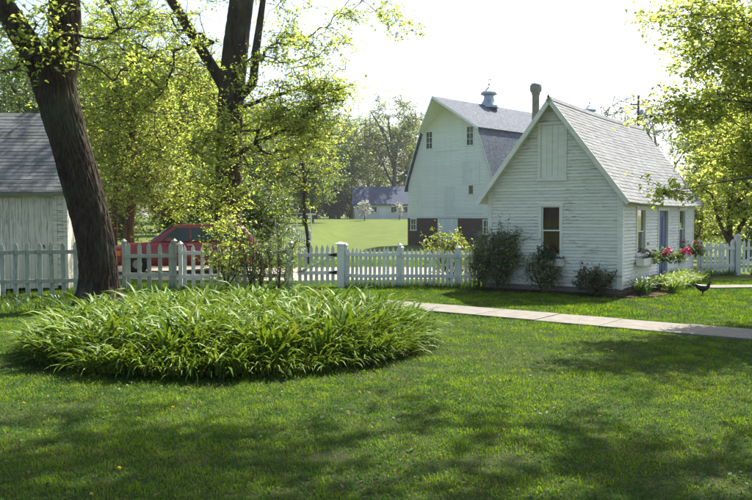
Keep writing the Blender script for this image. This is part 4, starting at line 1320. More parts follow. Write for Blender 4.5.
def simple_trunk(x, y, h, r0, r1, lean=(0, 0), n=6, seed=0):
    q = np.random.default_rng(seed)
    z0 = float(gz(x, y))
    pts = []; rad = []
    for i in range(n):
        t = i / (n - 1)
        pts.append((x + lean[0] * t + q.normal() * .04 * h * .15, y + lean[1] * t + q.normal() * .02 * h * .15, z0 - .1 + (h + .1) * t))
        rad.append(r0 + (r1 - r0) * t)
    rad[0] = r0 * 1.25
    return pts, rad

# young maples behind the fence that fill the left with fresh foliage
tree('young_maple', 'slim reddish trunk of a young maple nearest the shed', (-9.95, 30.2), [simple_trunk(-9.95, 30.2, 6.5, .14, .06, (.3, 0), seed=1)],
     [((-10.0, 29.6, 5.6), (2.8, 2.2, 5.0), 250)], (.105, 46, .33, .22), M['bark_red'], M['leaf_spring'], 41)
tree('young_maple', 'broader reddish-brown trunk of a young maple beside the slim one', (-9.3, 30.0), [simple_trunk(-9.3, 30.0, 8.0, .21, .08, (.4, 0), seed=2)],
     [((-8.4, 29.2, 6.0), (3.0, 2.2, 5.0), 270), ((-7.7, 28.6, 3.2), (2.2, 1.2, 1.6), 80)], (.105, 46, .33, .22), M['bark_red'], M['leaf_spring'], 42)
tree('young_maple', 'leafy young maple behind the cabin of the red car', (-8.3, 33.5), [simple_trunk(-8.3, 33.5, 6.5, .12, .05, (.2, 0), seed=3)],
     [((-7.4, 33.3, 5.0), (3.2, 1.8, 4.8), 220)], (.115, 48, .35, .24), M['bark_dark'], M['leaf_spring'], 43)
tree('young_maple', 'loose young tree with pale leaves right of the tall dark trunk', (-2.9, 34), [simple_trunk(-2.9, 34, 5.5, .09, .04, (-.2, 0), seed=4)],
     [((-3.4, 33.6, 4.6), (2.3, 1.6, 3.4), 110)], (.12, 40, .36, .25), M['bark_dark'], M['leaf_lime'], 44)
# understory
for i, (x, y, rx, rz, lab) in enumerate([(-12.2, 36, 2.6, 2.2, 'dense green thicket behind the shed end'), (-8.6, 38, 2.6, 2.0, 'dense green thicket behind the red car bonnet'), (-5.6, 36.5, 2.2, 1.9, 'dense green thicket behind the tall dark trunk'), (-14.5, 42, 3.4, 2.6, 'tall thicket in the wood behind the slim young maple'), (-10.2, 44, 3.2, 2.6, 'tall thicket in the wood behind the broader young maple'), (-19.5, 40, 3.4, 2.4, 'thicket in the wood behind the middle of the shed')]):
    tree('thicket_shrub', lab, (x, y), [simple_trunk(x, y, .5, .06, .05, seed=i)], [((x, y, rz * .95 + .2), (rx, 1.4, rz), 170)], (.14, 50, .34, .26), M['stem'], M['leaf_green'], 50 + i, cat='shrub')

# wood beyond, tree by tree
def far_tree(label, x, y, h, rx, rz0, leaf, mat, seed, n=70, bark='bark_grey', name='woodland_tree', r0=None, per=None, fork=None, minr=.02):
    z = float(gz(x, y))
    r0 = r0 or h * .018
    tr_ = simple_trunk(x, y, h * .55, r0, r0 * .45, (random.uniform(-.6, .6), 0), seed=seed)
    limbs = [tr_]
    q = np.random.default_rng(seed)
    for k in range(5):
        zz = h * (.25 + .07 * k); a = q.uniform(0, 6.28)
        p0 = np.array([x, y, z + zz]); d = np.array([math.cos(a) * rx * .55, math.sin(a) * rx * .35, h * .28])
        limbs.append(([p0, p0 + d * .4 + [0, 0, -.02 * h], p0 + d * .75, p0 + d * 1.05], [r0 * .45, r0 * .36, r0 * .28, r0 * .18]))
    n = int(n * (1.0 if leaf[1] < 10 else 1.9)); leaf = (leaf[0] * 1.0, leaf[1] * (1.6 if leaf[1] > 10 else 1), leaf[2], leaf[3])
    c = ((x, y, z + rz0 + (h - rz0) / 2), (rx, rx * .8, (h - rz0) / 2), n)
    return tree(name, label, (x, y), limbs, [c], leaf, M[bark], M[mat], seed, 5, twigs=5, min_r=minr, group=None)
random.seed(5)
far_tree('tall budding tree with open branches behind the slate blue roof', 3.6, 160, 26, 8.8, 7, (.42, 20, 1.1, .9), 'leaf_olive', 61, 100, minr=.06, r0=.6)
far_tree('round-headed budding tree left of the open-branched tall one', -5.0, 166, 23, 8.5, 4, (.45, 26, 1.1, .9), 'leaf_olive', 62, 100, minr=.055)
far_tree('broad green tree at the meadow edge behind the white blossom', -11.5, 152, 19, 7.5, 2.2, (.42, 34, 1.0, .8), 'leaf_far', 63, 110, minr=.05)
far_tree('dark bushy tree at the meadow corner beside the arbour', -15.5, 128, 15, 6.0, 1.4, (.38, 38, .9, .7), 'leaf_far', 64, 110, minr=.045)
far_tree('pale olive tree rising above the bushy meadow corner tree', -17.5, 140, 22, 7.0, 6, (.42, 24, 1.0, .8), 'leaf_olive', 65, 90, minr=.05)
far_tree('mid-height green tree behind the faded red outbuilding', -13.0, 92, 15, 5.0, 2.5, (.30, 34, .75, .6), 'leaf_far', 66, 110, minr=.035)
far_tree('tall woodland tree behind the leafy young maple', -17.5, 74, 17, 5.2, 3, (.28, 36, .7, .6), 'leaf_green', 67, 120, minr=.03)
far_tree('wide woodland tree behind the two reddish trunks', -21, 66, 16, 5.2, 2.5, (.26, 36, .7, .6), 'leaf_green', 68, 120, minr=.03)
far_tree('dark woodland tree above the shed ridge with bare trunk', -21.8, 52, 13.5, 4.4, 2.6, (.22, 30, .6, .5), 'leaf_far', 69, 110, 'bark_dark', r0=.30)
far_tree('thin woodland tree at the shed roof corner', -18.0, 47, 12.0, 3.4, 4.0, (.20, 22, .6, .5), 'leaf_green', 70, 80, 'bark_dark', r0=.2)
far_tree('woodland tree standing far behind the shed', -28, 62, 17, 6.0, 3, (.28, 32, .75, .6), 'leaf_far', 71, 110, 'bark_dark')
far_tree('grey-green tree beyond the far picket fence', -9.3, 104, 12, 4.2, 1.6, (.30, 32, .7, .55), 'leaf_far', 72, 90, minr=.035)
far_tree('bare pale tree above the cottage ridge', 36.5, 118, 20, 7.5, 8, (.28, 3, 1.0, .9), 'leaf_olive', 73, 110, minr=.045)
far_tree('second bare pale tree beside the utility pole', 44.5, 126, 21, 7.5, 8, (.28, 4, 1.0, .9), 'leaf_olive', 74, 110, minr=.045)
far_tree('green woodland tree behind the side gate', 27, 58, 15, 6.0, 1.5, (.27, 34, .75, .6), 'leaf_green', 75, 120)
far_tree('leafy tree behind the small tree of the side gate', 20.0, 43, 11, 4.2, 1.0, (.22, 34, .6, .5), 'leaf_green', 76, 110)
far_tree('low bushy tree behind the far outbuilding', -9.8, 170, 11, 6.0, 1.0, (.4, 36, 1.0, .7), 'leaf_far', 77, 90, minr=.05)
far_tree('low bushy tree between outbuilding and barn', 8.5, 176, 14, 7.5, 1.0, (.42, 36, 1.0, .8), 'leaf_far', 78, 90, minr=.05)

far_tree('tall pale green tree behind the meadow left of the outbuilding', -9.5, 178, 25, 8.5, 3, (.45, 32, 1.1, .9), 'leaf_olive', 79, 100, minr=.05)
far_tree('broad pale tree filling the wood edge beyond the arbour', -20.5, 168, 24, 9.0, 2, (.45, 32, 1.1, .9), 'leaf_olive', 80, 100, minr=.05)
far_tree('green wood edge tree behind the loose young tree', -15.5, 112, 17, 5.6, 1.5, (.34, 34, .85, .7), 'leaf_far', 81, 100, minr=.04)
far_tree('tall green tree above the dense thicket and tall trunk', -13.0, 62, 14.5, 4.4, 1.5, (.24, 36, .6, .5), 'leaf_green', 82, 110)
far_tree('olive tree hugging the barn edge above the blue roof', 7.6, 172, 24, 7.0, 6, (.45, 22, 1.1, .9), 'leaf_olive', 83, 80, minr=.055)
far_tree('low dark hedge tree at the left end of the outbuilding', -7.6, 150, 8.5, 4.0, .5, (.34, 38, .7, .5), 'leaf_far', 84, 90, minr=.04)
far_tree('low dark hedge tree at the back of the meadow', -13.6, 158, 10, 5.0, .5, (.36, 38, .8, .6), 'leaf_far', 85, 90, minr=.04)
far_tree('wood edge tree right of the faded outbuilding', -11.6, 84, 11, 4.0, 1.0, (.28, 34, .65, .5), 'leaf_far', 86, 90)
far_tree('very tall wood tree behind the tall dark trunk', -26, 118, 26, 8.5, 4, (.4, 32, 1.0, .8), 'leaf_far', 87, 110, minr=.04)
far_tree('very tall wood tree behind the young maples', -36, 112, 25, 8.5, 4, (.4, 32, 1.0, .8), 'leaf_far', 88, 110, minr=.04)
for i, (x, y, h, rx, lab) in enumerate([(-7.2, 156, 21, 6.5, 'fresh green tree rising behind the outbuilding gable'), (-1.6, 188, 25, 8.0, 'fresh green tree filling the gap above the blue roof'), (-12.5, 164, 22, 7.5, 'fresh green crown over the meadow hedge'), (-19, 150, 20, 7.0, 'fresh green crown left of the meadow hedge'), (-9.2, 116, 13, 4.4, 'fresh green tree beside the white arbour')]):
    far_tree(lab, x, y, h, rx, 1.5, (.46 if y > 120 else .34, 34, 1.0, .8), 'leaf_fresh', 140 + i, 90, minr=.04)
for i, x in enumerate(np.arange(-34, 22, 4.2)):
    y = 172 + 3 * math.sin(i * 1.7)
    tree('hedge_bush', 'low green bush of the hedgerow behind the meadow', (x, y), [simple_trunk(x, y, .8, .1, .08, seed=i)], [((x, y, float(gz(x, y)) + 1.7), (3.0, 1.5, 1.9), 26)], (.5, 40, .8, .5), M['stem'], M['leaf_fresh'], 160 + i, cat='bush', group='hedgerow behind the meadow')
# blossoming trees by the far outbuilding
for (x, y, h, rx, n, lab) in ((-1.9, 134, 3.6, 1.5, 46, 'small white blossoming tree before the slate roofed outbuilding'), (4.05, 138, 3.2, .8, 18, 'slim white blossoming tree beside the barn corner')):
    zb = float(gz(x, y))
    tree('blossom_tree', lab, (x, y), [simple_trunk(x, y, h * .4, .09, .06, seed=int(x * 7) % 50)], [((x, y, zb + h * .56), (rx, rx, h * .42), n)], (.22, 16, .28, .3), M['bark_grey'], M['blossom'], 90 + int(x), min_r=.03)

# large maple at the right, trunk outside the frame
TRX, TRY, TS = 9.7, 14.3, .83
def tp(dx, dy, z): return (TRX + dx * TS, TRY + dy * TS, 1.9 + (z - 1.9) * TS)
def te(dx, dy, z, rx, ry, rz, n): return (tp(dx, dy, z), (rx * TS, ry * TS, rz * TS), n)
tkr = [(TRX, TRY, -.1), (TRX - .05, TRY, 1.5), tp(-.2, 0, 3.2), tp(-.3, .1, 5.2), tp(-.3, .2, 7.5), tp(0, .2, 10)]
brs = [[(-.2, 0, 3.0), (-1.6, -.3, 3.8), (-3.2, -.4, 4.2), (-4.6, -.5, 4.3), (-6.0, -.5, 3.95)],
       [(-.25, 0, 4.2), (-1.8, -.6, 5.3), (-3.6, -.9, 5.7), (-5.4, -1.1, 5.9)],
       [(-.2, 0, 2.5), (-1.6, .4, 3.1), (-3.0, .6, 3.2), (-3.9, .6, 2.9)],
       [(-.2, 0, 2.8), (-1.9, -1.0, 3.0), (-3.6, -1.4, 2.75), (-4.9, -1.5, 2.55), (-6.2, -1.5, 2.3)]]
limbs = [(tkr, [.42, .36, .33, .27, .2, .12])] + [([tp(*p) for p in b], list(np.linspace(.045, .006, len(b)))) for b in brs]
tree('spreading_maple', 'spreading maple hanging its leafy boughs over the cottage roof', (TRX, TRY), limbs,
     [te(-1.2, 0, 6.9, 5.6, 2.8, 2.9, 130), te(-2.6, .3, 4.6, 2.3, 1.3, 2.0, 230), te(-4.2, -.3, 5.2, 1.6, 1.4, 1.2, 90), te(-5.1, -.5, 4.1, 1.1, .6, .40, 26), te(-5.0, -1.0, 5.8, 1.6, .9, .8, 56),
      te(-2.5, .6, 3.1, 1.1, 1.2, 1.2, 100), te(-5.8, -1.5, 2.36, .6, .15, .10, 7), te(-3.6, .5, 3.0, .8, .5, .5, 30), te(-2.2, .4, 3.2, .8, .5, .4, 24)],
     (.088, 46, .26, .15), M['bark_grey'], M['leaf_right'], 101, 6, twigs=4, tipr=.007)
tree('small_garden_tree', 'small leafy tree with dark stems behind the side gate', (12.1, 27.2), [simple_trunk(12.1, 27.2, 2.6, .13, .08, (-.1, 0), seed=8), ([(12.1, 27.2, .9), (12.5, 27.1, 1.8), (12.9, 27.0, 2.8)], [.09, .08, .06]), ([(12.05, 27.2, .9), (11.6, 27.1, 1.7), (11.3, 27.0, 2.6)], [.08, .06, .04])],
     [((12.2, 26.9, 3.7), (2.3, 1.8, 2.8), 260)], (.11, 52, .28, .20), M['bark_dark'], M['leaf_right'], 102)
tree('thicket_shrub', 'leafy thicket closing the view behind the short picket fence', (11.6, 30.5), [simple_trunk(11.6, 30.5, .5, .06, .05, seed=21)], [((11.9, 30.5, 1.9), (2.6, 1.3, 1.8), 190)], (.12, 44, .30, .24), M['stem'], M['leaf_right'], 104, cat='shrub')
tree('thicket_shrub', 'tall green thicket at the far end of the side gate', (15.6, 33), [simple_trunk(15.6, 33, .5, .06, .05, seed=22)], [((15.8, 33, 2.3), (2.6, 1.6, 2.2), 190)], (.13, 44, .32, .26), M['stem'], M['leaf_green'], 105, cat='shrub')
# tree just outside the frame whose shade falls across the lawn
SHX, SHY = 9.6, 8.2
tks = [(SHX, SHY, -.1), (SHX, SHY, 2.0), (SHX - .3, SHY + .2, 4.2), (SHX - .8, SHY + .5, 6.5), (SHX - 1.4, SHY + .8, 8.5)]
bs = [[(SHX - .3, SHY + .2, 4.4), (SHX - 2.2, SHY + 1.2, 6.4), (SHX - 4.4, SHY + 2.2, 8.0), (SHX - 6.6, SHY + 3.0, 9.0), (SHX - 9.0, SHY + 4.2, 9.8)], [(SHX - .5, SHY + .3, 5.2), (SHX - 2.2, SHY - .2, 7.4), (SHX - 4.4, SHY - .3, 8.8), (SHX - 6.0, SHY - .2, 9.8)]]
tree('shade_maple', 'tall lawn maple whose high boughs shade the near grass', (SHX, SHY), [(tks, [.4, .34, .3, .25, .16])] + [(b, list(np.linspace(.2, .05, len(b)))) for b in bs],
     [((SHX - 4.4, SHY + 2.2, 9.4), (7.0, 5.0, 2.0), 220), ((SHX - 8.4, SHY + 4.0, 9.9), (4.0, 3.2, 1.3), 85)], (.135, 80, .34, .22), M['bark_dark'], M['leaf_right'], 103, 6)

# ------------------------------------------------------------------ shrubs
def shrub(label, x, y, rx, h, n, leaf, mat, seed, name='shrub', stems=5, ry=None, group=None, tipr=.006):
    z = float(gz(x, y))
    q = np.random.default_rng(seed)
    limbs = [([(x, y, z - .03), (x, y, z + .06), (x + .01, y, z + .12)], [.03, .03, .025])]
    for k in range(stems):
        a = q.uniform(0, 6.28); s = q.uniform(.2, .6)
        p0 = np.array([x, y, z + .06]); p1 = np.array([x + math.cos(a) * rx * s * .6, y + math.sin(a) * (ry or rx) * s * .6, z + h * .4]); p2 = np.array([x + math.cos(a) * rx * s, y + math.sin(a) * (ry or rx) * s, z + h * .78])
        limbs.append(([p0, p1, p2], [.016, .012, .008]))
    return tree(name, label, (x, y), limbs, [((x, y, z + h * .50), (rx, ry or rx, h * .50), n)], leaf, M['stem'], M[mat], seed, 4, tipr=tipr, cat='shrub', group=group, droop=.15, twigs=3)

shrub('loose grey-green shrub with pale blossom beside the garden gate', -2.45, 20.1, .75, 1.75, 60, (.065, 18, .15, .15), 'leaf_green', 111)
for i, (dx, dz) in enumerate(()): pass
shrub('slender blossoming shrub growing against the picket fence', -2.95, 20.35, .5, 1.35, 30, (.06, 14, .14, .14), 'leaf_lime', 112)
shrub('leafy sapling shrub climbing before the fence and red car', -3.72, 19.85, .60, 2.2, 66, (.075, 24, .16, .16), 'leaf_spring', 113, stems=6)
shrub('thin green shrub leaning on the fence left of the blossoming shrub', -3.15, 20.1, .5, 1.7, 55, (.065, 20, .14, .16), 'leaf_green', 114)
shrub('bright lime-leaved bush behind the white fence near the cottage', 2.05, 21.75, 1.0, 1.65, 95, (.085, 18, .15, .16), 'leaf_lime', 115, stems=9, ry=.5)
u = house_world(.42, -.35); shrub('tall dark spindly bush at the cottage corner by the fence', u[0], u[1], .72, 1.75, 170, (.06, 30, .17, .18), 'leaf_mid', 116, stems=10, ry=.3)
u = house_world(-.12, -.30); shrub('dark bush squeezed between picket fence and cottage', u[0], u[1], .36, 1.35, 70, (.06, 28, .14, .16), 'leaf_mid', 117, stems=6)
u = house_world(1.62, -.40); shrub('thin dark rose bush under the gable window', u[0], u[1], .58, 1.1, 95, (.055, 26, .15, .16), 'leaf_mid', 118, stems=8, ry=.25)
u = house_world(2.92, -.42); shrub('rounded rust-tipped bush near the cottage front corner', u[0], u[1], .56, .74, 100, (.055, 30, .11, .09), 'leaf_rust', 119, stems=8, ry=.35)

# ------------------------------------------------------------------ daylilies
def strap_leaf(L, W, lean, arch, seg=5, twist=0.0):
    """arching strap leaf rooted at the origin, leaning towards +X; two strips with a folded keel"""
    vs = []; x = z = 0.0; a = lean
    for i in range(seg + 1):
        t = i / seg
        w = W * (0.55 + 0.9 * t if t < .35 else (0.865 + .135) * max(0.02, 1 - ((t - .35) / .65) ** 2.2)) * .5
        tw = twist * t
        nx_, nz_ = -math.sin(a), math.cos(a)
        k = w * .45 * (1 - .5 * t)
        c, s = math.cos(tw), math.sin(tw)
        vs += [(x + nz_ * k * 0 - math.cos(a) * 0 + (-math.sin(a) * 0), -w * c, z + k + w * s), (x, 0, z), (x, w * c, z + k - w * s)]
        # advance: a measured from vertical
        step = L / seg
        x += math.sin(a) * step; z += math.cos(a) * step
        a += arch / seg * (0.35 + 1.5 * t)
    fs = []
    for i in range(seg):
        b = i * 3
        fs += [(b, b + 1, b + 4, b + 3), (b + 1, b + 2, b + 5, b + 4)]
    return np.array(vs, dtype=float), np.array(fs)
LV = []
q = np.random.default_rng(4)
for k in range(18):
    LV.append(strap_leaf(q.uniform(.58, .88), q.uniform(.034, .052), q.uniform(.06, .55), q.uniform(1.1, 2.5), 5, q.uniform(-.7, .7)))
lily_me = [np_mesh('leaf', v, f, M['lily'], True) for v, f in LV]
bed = empty('daylily_bed', (BED_C[0], BED_C[1], 0), 0, 'dense oval bed of arching green daylily leaves on the lawn', 'daylilies')
clumps = []
q = np.random.default_rng(12)
while len(clumps) < 600:
    a = q.uniform(0, 2 * math.pi); rr = math.sqrt(q.random())
    x = BED_C[0] + BED_R[0] * rr * math.cos(a) * .97; y = BED_C[1] + BED_R[1] * rr * math.sin(a) * .97
    if not in_bed(x, y, .95) or (rr > .8 and q.random() < .35): continue
    if all((x - c[0]) ** 2 + (y - c[1]) ** 2 > .16 ** 2 for c in clumps[-160:]):
        clumps.append((x, y, rr, a))
leaves = []
for (x, y, rr, a) in clumps:
    n = int(q.integers(17, 26))
    hs = q.uniform(.78, 1.12)
    for i in range(n):
        th = q.uniform(0, 2 * math.pi)
        # leaves at the rim lean outwards
        if rr > .8 and q.random() < .55: th = a + q.normal() * .8
        s = hs * q.uniform(.65, 1.12) * (0.74 if rr > .86 else 1.0)
        leaves.append((x + q.normal() * .035, y + q.normal() * .035, .05, th, s, int(q.integers(0, 18)), q.normal() * .12 + (0.12 if rr > .85 else 0)))
for k_ in range(2600):      # low outer leaves that arch over the rim to the grass
    a = q.uniform(0, 2 * math.pi); rr = q.uniform(.86, .97)
    x = BED_C[0] + BED_R[0] * rr * math.cos(a); y = BED_C[1] + BED_R[1] * rr * math.sin(a)
    leaves.append((x, y, .03, a + q.normal() * .55, q.uniform(.38, .66), int(q.integers(0, 18)), q.uniform(.0, .6)))
leaves.sort(key=lambda t: math.hypot(t[0], t[1]))
front = [l for l in leaves[:5000]]
idx = set(q.choice(3600, 300, replace=False).tolist())
Vb = []; Fb = []; off = 0
for i, (x, y, z, th, s, k, tilt) in enumerate(leaves):
    if i in idx:
        inst('leaf', lily_me[k], bed, (x - BED_C[0], y - BED_C[1], z), (0, tilt, th), (s, s, s))
        continue
    v, f = LV[k]
    ct, st = math.cos(tilt), math.sin(tilt)
    vx = v[:, 0] * ct + v[:, 2] * st; vz = -v[:, 0] * st + v[:, 2] * ct
    c, s_ = math.cos(th), math.sin(th)
    P = np.stack([(vx * c - v[:, 1] * s_) * s + x - BED_C[0], (vx * s_ + v[:, 1] * c) * s + y - BED_C[1], np.maximum(vz * s, -.02) + z], 1)
    Vb.append(P); Fb.append(f + off); off += len(P)
o = np_obj('foliage', np.concatenate(Vb), np.concatenate(Fb), M['lily'], bed, smooth=True); o['kind'] = 'stuff'

# longer unmown grass along the foot of the fences
r = np.random.default_rng(77)
seg = [((-11.5, 17.5), (-8.6, 18.0)), ((-8.6, 18.0), (-6.35, 18.65)), ((-6.3, 19.8), (-5.05, 20.05)), ((-4.95, 20.1), (-2.2, 20.6)), ((-.8, 20.9), (.62, 20.85)), ((.66, 20.85), (2.86, 20.65)), ((10.15, 24.9), (11.35, 25.25))]
Vs = []; Cs = []
for a, b in seg:
    n = int(260 * math.hypot(b[0] - a[0], b[1] - a[1])); t = r.random(n)
    x = a[0] + (b[0] - a[0]) * t + r.normal(size=n) * .03; y = a[1] + (b[1] - a[1]) * t + r.normal(size=n) * .07
    h = r.uniform(.06, .22, n) * (.5 + vnoise(x, y, 2.5, 8)); az = r.uniform(0, 6.28, n); w = .008
    Vs.append(np.stack([np.stack([x - w * np.sin(az), y + w * np.cos(az), 0 * x], 1), np.stack([x + w * np.sin(az), y - w * np.cos(az), 0 * x], 1), np.stack([x + np.cos(az) * h * .45, y + np.sin(az) * h * .45, h], 1)], 1).reshape(-1, 3))
    Cs.append(np.array([.07, .125, .02]) * r.uniform(.5, 1.4, (n, 1)))
Vs = np.concatenate(Vs); o = np_obj('fence_grass', Vs, np.arange(len(Vs)).reshape(-1, 3), M['grass'], None, colors=np.repeat(np.concatenate(Cs), 3, 0))
tag(o, 'longer unmown grass along the foot of the fences', 'grass', kind='stuff')

# border plants along the cottage side
def clump_plant(label, x, y, n, s, mat, group, spread=.06, name='daylily_clump'):
    Vb = []; Fb = []; off = 0
    for i in range(n):
        v, f = LV[int(q.integers(0, 18))]
        th = q.uniform(0, 2 * math.pi); ss = s * q.uniform(.7, 1.1); c, s_ = math.cos(th), math.sin(th)
        P = np.stack([(v[:, 0] * c - v[:, 1] * s_) * ss + q.normal() * spread, (v[:, 0] * s_ + v[:, 1] * c) * ss + q.normal() * spread, np.maximum(v[:, 2] * ss, 0)], 1)
        Vb.append(P); Fb.append(f + off); off += len(P)
    o = np_obj(name, np.concatenate(Vb), np.concatenate(Fb), mat, None, smooth=True)
    o.location = (x, y, .02)
    return tag(o, label, 'plant', group)
M['lily_dark'] = leaf_mat('dark_strap_leaf', [(0.025, 0.055, 0.018), (0.035, 0.075, 0.022), (0.05, 0.095, 0.03)], 0.35)
M['lily_light'] = leaf_mat('light_strap_leaf', [(0.10, 0.17, 0.03), (0.14, 0.215, 0.04), (0.18, 0.25, 0.055)], 0.42)
for v in (.15, .62):
    p = house_world(HW + .42, v); clump_plant('dark green strap-leaved clump at the cottage corner', p[0], p[1], 80, .72, M['lily_dark'], 'dark clumps at the cottage corner')
for v in np.arange(1.15, 5.6, .52):
    for w in (.36, .80):
        p = house_world(HW + w + q.normal() * .05, v + q.normal() * .06)
        clump_plant('light green strap-leaved clump under the window boxes', p[0], p[1], 100, .66 if w < .5 else .52, M['lily_light'], 'light green clumps along the cottage side')
for (x, y) in ((10.2, 24.3), (10.9, 24.5), (11.7, 24.7)):
    clump_plant('low green clump at the foot of the short picket fence', x, y, 40, .42, M['lily_dark'], 'clumps below the short picket fence', .12)
for (x, y) in ((-6.9, 17.3), (-7.6, 17.0), (-8.2, 16.6), (-6.4, 15.6), (-7.2, 15.9)):
    clump_plant('low dark clump between the big trunk and the shed fence', x, y, 44, .40, M['lily_dark'], 'clumps beside the big trunk', .16)

# geraniums in the window boxes
def geranium(label, u, v, n_nrm, z, L, petal, nf, seed, spill=0.0, fr=(0, 1), n=420):
    r = np.random.default_rng(seed)
    g = empty('geranium', house_world(u, v, z), HROT, label, 'flowers')
    along = (0, 1) if n_nrm == 1 else (1, 0)
    t = r.uniform(-L / 2, L / 2, n); o_ = r.normal(size=n) * .10; zz = np.abs(r.normal(size=n)) * .14 - spill * r.random(n)
    P = np.stack([t * along[0] + (o_ if n_nrm == 1 else 0), t * along[1] + (o_ if n_nrm != 1 else 0), zz], 1)
    V_, F_ = leaf_geo(P, .08, r, .6, .85)
    np_obj('foliage', V_, F_, M['leaf_green' if petal != 'petal_dark' else 'leaf_dark'], g)
    for k in range(nf):
        t0 = L * (r.uniform(*fr) - .5); c = np.array([t0 * along[0] + r.normal() * .07, t0 * along[1] + r.normal() * .07, r.uniform(.08, .34) - spill * .3])
        m_ = 26
        d = r.normal(size=(m_, 3)); d /= np.linalg.norm(d, axis=1, keepdims=True); d[:, 2] = np.abs(d[:, 2])
        V_, F_ = leaf_geo(c + d * .045, .055, r, .3, .9)
        np_obj('flower_head', V_, F_, M[petal], g)
        MB().tube([(c[0] * .9, c[1] * .9, -.02), tuple(c)], .005, 4).build('flower_stem', M['stem'], g)
    return g
geranium('dark red geraniums in the box under the gable window', 1.66, -.17, 1, .82, .66, 'petal_dark', 5, 201)
geranium('pink geraniums in the window box near the cottage corner', HW + .19, 1.90, 0, .82, 1.6, 'petal_red', 13, 202, .16, (.68, 1.06), 800)
geranium('salmon geraniums in the window box past the blue door', HW + .17, 5.95, 0, .82, .95, 'petal_salmon', 10, 203, .16, (0, 1), 650)
# ------------------------------------------------------------------ black hen
hen = empty('hen', (7.68, 18.75, .02), -0.25, 'small black hen standing on the grass by the strap-leaved border', 'hen')
rings = [(-.17, .235, .012, .03), (-.15, .225, .022, .05), (-.12, .20, .042, .055), (-.07, .175, .072, .075), (-.01, .16, .085, .088), (.05, .165, .080, .085), (.10, .19, .062, .07), (.125, .225, .045, .05), (.14, .26, .036, .036), (.15, .285, .034, .034), (.165, .30, .026, .026), (.18, .302, .012, .012), (.20, .296, .003, .004)]
vs = []; fs = []; n = 12
for i, (x, z, w, h) in enumerate(rings):
    tl = [0, 0, 0, 0, 0, .1, .5, .9, 1.0, .7, .2, 0, 0][i]
    for k in range(n):
        a = 2 * math.pi * k / n
        vs.append((x - math.sin(a) * h * tl * .8, math.cos(a) * w, z + math.sin(a) * h * (1 - .5 * tl)))
for i in range(len(rings) - 1):
    for k in range(n):
        k2 = (k + 1) % n; fs.append((i * n + k, i * n + k2, (i + 1) * n + k2, (i + 1) * n + k))
fs.append(tuple(range(n - 1, -1, -1))); fs.append(tuple((len(rings) - 1) * n + k for k in range(n)))
hm = MB().add(vs, fs)
for s in (-1, 1):      # thighs, shanks and toes grow out of the same body
    hm.tube([(.0, s * .04, .13), (.01, s * .042, .08), (-.005, s * .042, .05), (.005, s * .042, .008)], [.035, .022, .009, .008], 8)
    for a in (-.5, 0, .5, 3.14):
        hm.tube([(.005, s * .042, .008), (.005 + math.cos(a) * .045, s * .042 + math.sin(a) * .045, .004)], [.007, .003], 6)
body = hm.build('body', M['feather'], hen, True)
sd = body.modifiers.new('smooth', 'SUBSURF'); sd.levels = 1; sd.render_levels = 1
MB().prism([(.135, -.004, .315), (.15, -.004, .345), (.158, -.004, .325), (.168, -.004, .343), (.175, -.004, .322), (.188, -.004, .326), (.186, -.004, .308)], (0, .008, 0)).build('comb', M['comb'], hen)
for s in (-1, 1):
    MB().prism([(-.02, s * .082, .20), (.07, s * .086, .19), (.05, s * .09, .15), (-.06, s * .086, .14), (-.11, s * .06, .17)], (0, s * .008, 0)).build('wing', M['feather'], hen)

# ------------------------------------------------------------------ utility poles
def pole(label, x, y, h, arm=True):
    z = float(gz(x, y))
    p = empty('utility_pole', (x, y, z), 0.2, label, 'pole')
    MB().tube([(0, 0, -.2), (0, 0, h * .5), (0, 0, h)], [.16, .14, .11], 10).build('shaft', M['pole'], p, True)
    if arm:
        MB().box(-.9, .9, -.17, -.08, h - .95, h - .83).build('crossarm', M['pole'], p)
        for x_ in (-.8, .8): MB().lathe([(.03, 0), (.05, .06), (.05, .12), (.02, .15)], 8, (x_, -.12, h - .83)).build('insulator', M['metal'], p)
        MB().lathe([(.16, 0), (.18, .05), (.18, .6), (.13, .68)], 12, (.32, -.05, h - 2.0)).build('transformer', M['metal'], p)
pole('dark utility pole standing behind the cottage roof', 24.6, 75.5, 14.2)
pole('dark bare pole at the drive edge beside the white arbour', -6.2, 51.0, 5.6, False)

